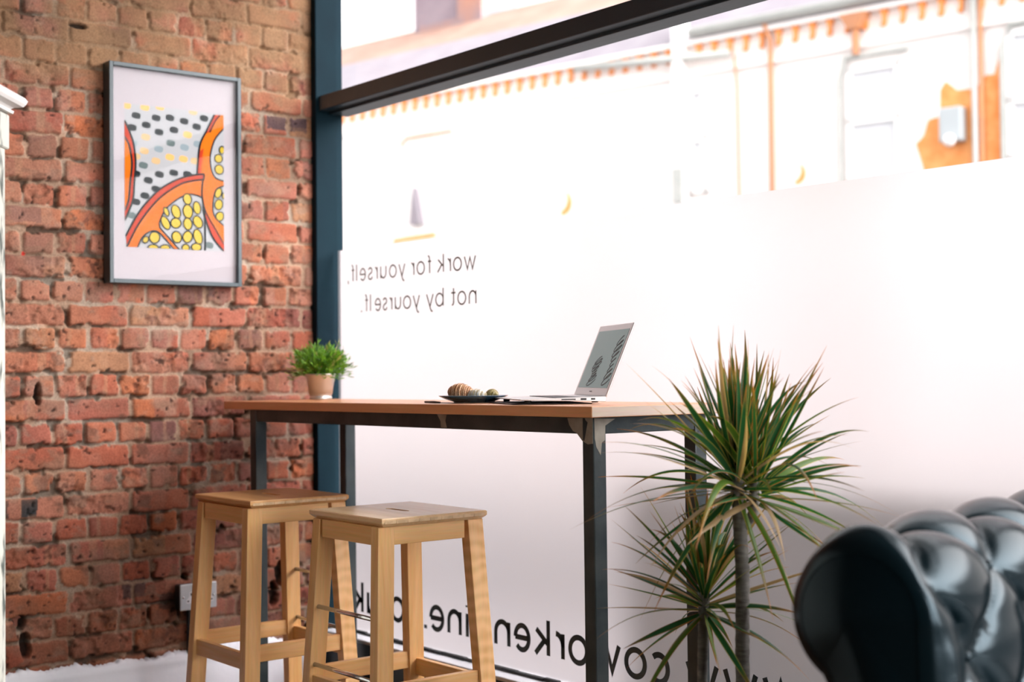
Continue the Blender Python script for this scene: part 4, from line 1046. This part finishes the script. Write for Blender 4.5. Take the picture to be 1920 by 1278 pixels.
def crown(C, n, Lmin, Lmax, seed, emin=-50, emax=88, spread=.012, droop=.5, name='leaf_crown', hang=0):
    rnd = random.Random(seed); lv = Leaves()
    for i in range(n):
        hh = i / n
        az = i * 2.39996 + rnd.uniform(-.25, .25)
        el = math.radians(emin + (emax - emin) * (hh ** .62) + rnd.uniform(-7, 7))
        L_ = rnd.uniform(Lmin, Lmax) * (.82 + .25 * math.sin(PI * min(1, hh * 1.1)))
        d = Vector((math.cos(az) * math.cos(el), math.sin(az) * math.cos(el), math.sin(el)))
        side = Vector((-math.sin(az), math.cos(az), 0)); 
        side = (side + d.cross(side) * rnd.uniform(-.9, .9)).normalized()
        p0 = C + Vector((math.cos(az), math.sin(az), 0)) * spread + Vector((0, 0, (hh - .6) * .085))
        dr = droop * rnd.uniform(.1, 1.0) * (1.0 - .78 * hh) * L_
        if rnd.random() < .12: dr += .30 * L_
        sway = side * rnd.uniform(-.10, .10) * L_
        m_ = 15; pts = []; ws = []; cols = []
        W = rnd.uniform(.0042, .0074)
        typ = rnd.random(); g = rnd.uniform(.7, 1.25)
        mid = Vector((.016, .100, .032)) * g if typ < .68 else Vector((.080, .17, .020)) * g
        edge = Vector((.50, .42, .10)) * g if rnd.random() < .45 else Vector((.50, .16, .04)) * g
        dead = rnd.random() < .07
        for k in range(m_):
            t = k / (m_ - 1)
            pts.append(p0 + d * L_ * t + Vector((0, 0, -dr * t ** 2.4)) + sway * t * t)
            ws.append(W * (min(1, .62 + t * 2.2) if t < .2 else 1.06 - .0 * t) * (1 if t < .45 else max(.03, 1 - ((t - .45) / .55) ** 1.35)))
            tip = max(0, (t - .68) / .32)
            br = Vector((.52, .17, .03))
            md = mid.lerp(br, tip * (.9 if typ > .3 else .4)); eg = edge.lerp(br, tip)
            if dead: md = Vector((.40, .28, .15)); eg = md
            cols.append((eg, md))
        lv.strip(pts, ws, side, cols, rnd.uniform(.15, .5))
    return lv.build(name, ML, tree)
crown(C1, 100, .25, .35, 5, -48, 88)
crown(C1b, 64, .23, .33, 9, -25, 86)
crown(C2, 88, .19, .285, 14, -40, 88, .008, .40)

# ---------------------------------------------------------------- black chesterfield sofa (arm seen from its front)
SO = Vector((-1.318, 1.705, 0)); sang = math.radians(12)
sofa = thing('chesterfield_sofa', 'black leather button-tufted chesterfield sofa at the right edge of the view', 'sofa', SO, sang)
m_lea = bpy.data.materials.new('black_leather'); m_lea.use_nodes = True
_n = m_lea.node_tree.nodes; _l = m_lea.node_tree.links; _b = _n['Principled BSDF']
_b.inputs['Base Color'].default_value = (.002, .006, .008, 1); _b.inputs['Roughness'].default_value = .17; _b.inputs['Specular IOR Level'].default_value = .28; _b.inputs['Specular Tint'].default_value = (.62, .86, 1, 1)
_b.inputs['Coat Weight'].default_value = .0; _b.inputs['Coat Roughness'].default_value = .22
_v = _n.new('ShaderNodeTexVoronoi'); _v.inputs['Scale'].default_value = 260; _bp = _n.new('ShaderNodeBump'); _bp.inputs['Strength'].default_value = .12; _bp.inputs['Distance'].default_value = .001
_l.new(_v.outputs['Distance'], _bp.inputs['Height']); _l.new(_bp.outputs[0], _b.inputs['Normal'])
R = .116; zc = .730; arm_len = .86
# profile of the arm: outer panel, roll, inner face
prof = []
for z in np.linspace(.10, .605, 14): prof.append((-.050, z, -1.0, 0.0))
a0, a1 = math.radians(236), math.radians(-8)
for a in np.linspace(a0, a1, 70): prof.append((R * math.cos(a), zc + R * math.sin(a), math.cos(a), math.sin(a)))
for z in np.linspace(zc - .035, .36, 30): prof.append((R * .985 + (zc - z) * .03, z, 1.0, 0.0))
S_ = [0.0]
for p, q in zip(prof[:-1], prof[1:]): S_.append(S_[-1] + math.hypot(q[0] - p[0], q[1] - p[1]))
sroll = S_[14] + R * math.radians(236 - 165)
def tuft(uu, ss):
    """puff height: diamonds between buttons"""
    if ss < sroll: return 0.0
    a = uu / .27; b = (ss - sroll) / .27
    p, q = a + b, a - b
    h = (abs(math.sin(PI * p)) * abs(math.sin(PI * q))) ** .42
    return .040 * h - .018
bm = bmesh.new(); NU = 130; rows = []
for i in range(NU + 1):
    uu = arm_len * i / NU
    edge = .022
    k = 1.0 if uu > edge else math.sqrt(max(0, 1 - (1 - uu / edge) ** 2))
    row = []
    for (x, z, nx, nz), ss in zip(prof, S_):
        fade = float(sstep(0, .055, uu)); blend = float(sstep(sroll, sroll + .05, ss))
        h = tuft(uu - .02, ss) * fade * blend
        ins = -(1 - k) * .022
        row.append(bm.verts.new((x + nx * (h + ins), uu, z + nz * (h + ins))))
    rows.append(row)
for i in range(NU):
    for j in range(len(prof) - 1): bm.faces.new((rows[i][j], rows[i][j + 1], rows[i + 1][j + 1], rows[i + 1][j]))
arm = obj('arm', bm, m_lea, sofa, True)
# front scroll panel, slightly domed with radiating pleats
bm = bmesh.new(); rim = [(x - nx * .020, z - nz * .020) for x, z, nx, nz in prof]
cx_, cz_ = 0.0, zc; ringsn = 10; prev = None
for k in range(ringsn + 1):
    t = k / ringsn; ring_ = []
    for n_, (x, z) in enumerate(rim):
        cz2 = max(min(z, zc), .1) * .5 + .5 * z if z < zc - R else zc
        cxx = .04 if z < zc - R else 0
        px = cxx + (x - cxx) * (1 - t); pzz = (z if z < zc - R else zc + (z - zc) * (1 - t))
        pl_ = 0.0
        ring_.append(bm.verts.new((px, .002 - .018 * math.sin(t * PI / 2) + pl_, pzz)))
    if prev:
        for n_ in range(len(rim) - 1): bm.faces.new((prev[n_], prev[n_ + 1], ring_[n_ + 1], ring_[n_]))
    prev = ring_
bmesh.ops.remove_doubles(bm, verts=bm.verts[:], dist=1e-5)
labelled(obj('front_panel', bm, m_lea, sofa, True), 'dark rounded scroll front of the arm')
bm = bmesh.new()
for a in range(-1, 6):
    for b in range(0, 5):
        uu = a * .27 + .02 + (.135 if b % 2 else 0); ss = sroll + b * .135
        if .05 < uu < arm_len - .02 and ss < S_[-1] - .02 and b > 0:
            j = min(range(len(S_)), key=lambda q: abs(S_[q] - ss)); x, z, nx, nz = prof[j]
            bm = bmesh.new(); bmesh.ops.create_uvsphere(bm, u_segments=12, v_segments=8, radius=.009, matrix=Matrix.Translation((x - nx * .014, uu, z - nz * .014)))
            obj('button', bm, m_lea, sofa, True)
bm = bmesh.new(); box(bm, (.10, .03, .12), (1.25, arm_len - .1, .34), .03, 3); obj('seat_base', bm, m_lea, sofa, True)
bm = bmesh.new(); box(bm, (.165, .0, .335), (.70, .66, .47), .045, 4); obj('seat_cushion', bm, m_lea, sofa, True)
bm = bmesh.new(); box(bm, (.71, .0, .335), (1.22, .66, .47), .045, 4); obj('seat_cushion', bm, m_lea, sofa, True)
for x, y in ((.0, .06), (.0, .74), (1.16, .06), (1.16, .74)):
    bm = bmesh.new(); lathe(bm, [(0, 0), (.02, 0), (.032, .05), (.028, .1), (.034, .13), (0, .13)], 20, (x, y, 0)); obj('foot', bm, mat('dark_turned_wood', (.03, .015, .01), .4, bump=.05), sofa, True)

# ---------------------------------------------------------------- distressed white cabinet, left edge
far = Vector((-2.999, 1.018)); back = Vector((.78, -.626)); out_ = Vector((-.626, -.78))
cabn = thing('distressed_cabinet', 'distressed white painted cabinet with moulded cornice at the left edge', 'cabinet', (far.x, far.y, 0), math.atan2(back.y, back.x))
# local x runs towards the camera, local y = towards the right of the view (outwards from the side face)
m_dis = bpy.data.materials.new('distressed_paint'); m_dis.use_nodes = True
_n = m_dis.node_tree.nodes; _l = m_dis.node_tree.links; _b = _n['Principled BSDF']; _b.inputs['Roughness'].default_value = .6
_tc = _n.new('ShaderNodeTexCoord'); _mp = _n.new('ShaderNodeMapping'); _mp.inputs['Scale'].default_value = (1, 1, .35); _l.new(_tc.outputs['Object'], _mp.inputs[0])
_no = _n.new('ShaderNodeTexNoise'); _no.inputs['Scale'].default_value = 30; _no.inputs['Detail'].default_value = 8; _l.new(_mp.outputs[0], _no.inputs['Vector'])
_cr = _n.new('ShaderNodeValToRGB'); _cr.color_ramp.elements[0].position = .36; _cr.color_ramp.elements[1].position = .47; _cr.color_ramp.elements[0].color = (.07, .085, .075, 1); _cr.color_ramp.elements[1].color = (.56, .56, .50, 1)
_l.new(_no.outputs['Fac'], _cr.inputs['Fac']); _l.new(_cr.outputs['Color'], _b.inputs['Base Color'])
bm = bmesh.new(); box(bm, (0, -.45, 0), (.9, -.006, 1.66)); obj('carcass', bm, m_dis, cabn)
bm = bmesh.new(); box(bm, (-.002, -.08, 0), (.07, 0, 1.60), .002, 1); obj('pilaster', bm, m_dis, cabn)
bm = bmesh.new(); box(bm, (-.012, -.085, 1.585), (.085, .006, 1.66), .003, 1); obj('capital', bm, m_dis, cabn)
prof_c = [(.000, 1.655), (.018, 1.655), (.020, 1.668), (.010, 1.672), (.020, 1.684), (.040, 1.692), (.046, 1.705), (.050, 1.722), (.044, 1.736), (0, 1.738)]
bm = bmesh.new()
def crn(o_, z): return [(-o_, -.45, z), (-o_, o_, z), (.9, o_, z)]
rows = [[bm.verts.new(p) for p in crn(o_, z)] for o_, z in [(a_ * .74, 1.662 + (b_ - 1.655) * .46) for a_, b_ in prof_c]]
for a, b in zip(rows[:-1], rows[1:]):
    for k in range(2): bm.faces.new((a[k], a[k + 1], b[k + 1], b[k]))
box(bm, (0, -.45, 1.655), (.9, -.001, 1.698))
labelled(obj('cornice', bm, mat('white_cornice_paint', (.72, .70, .68), .45, bump=.1), cabn), 'smooth white moulded cornice')
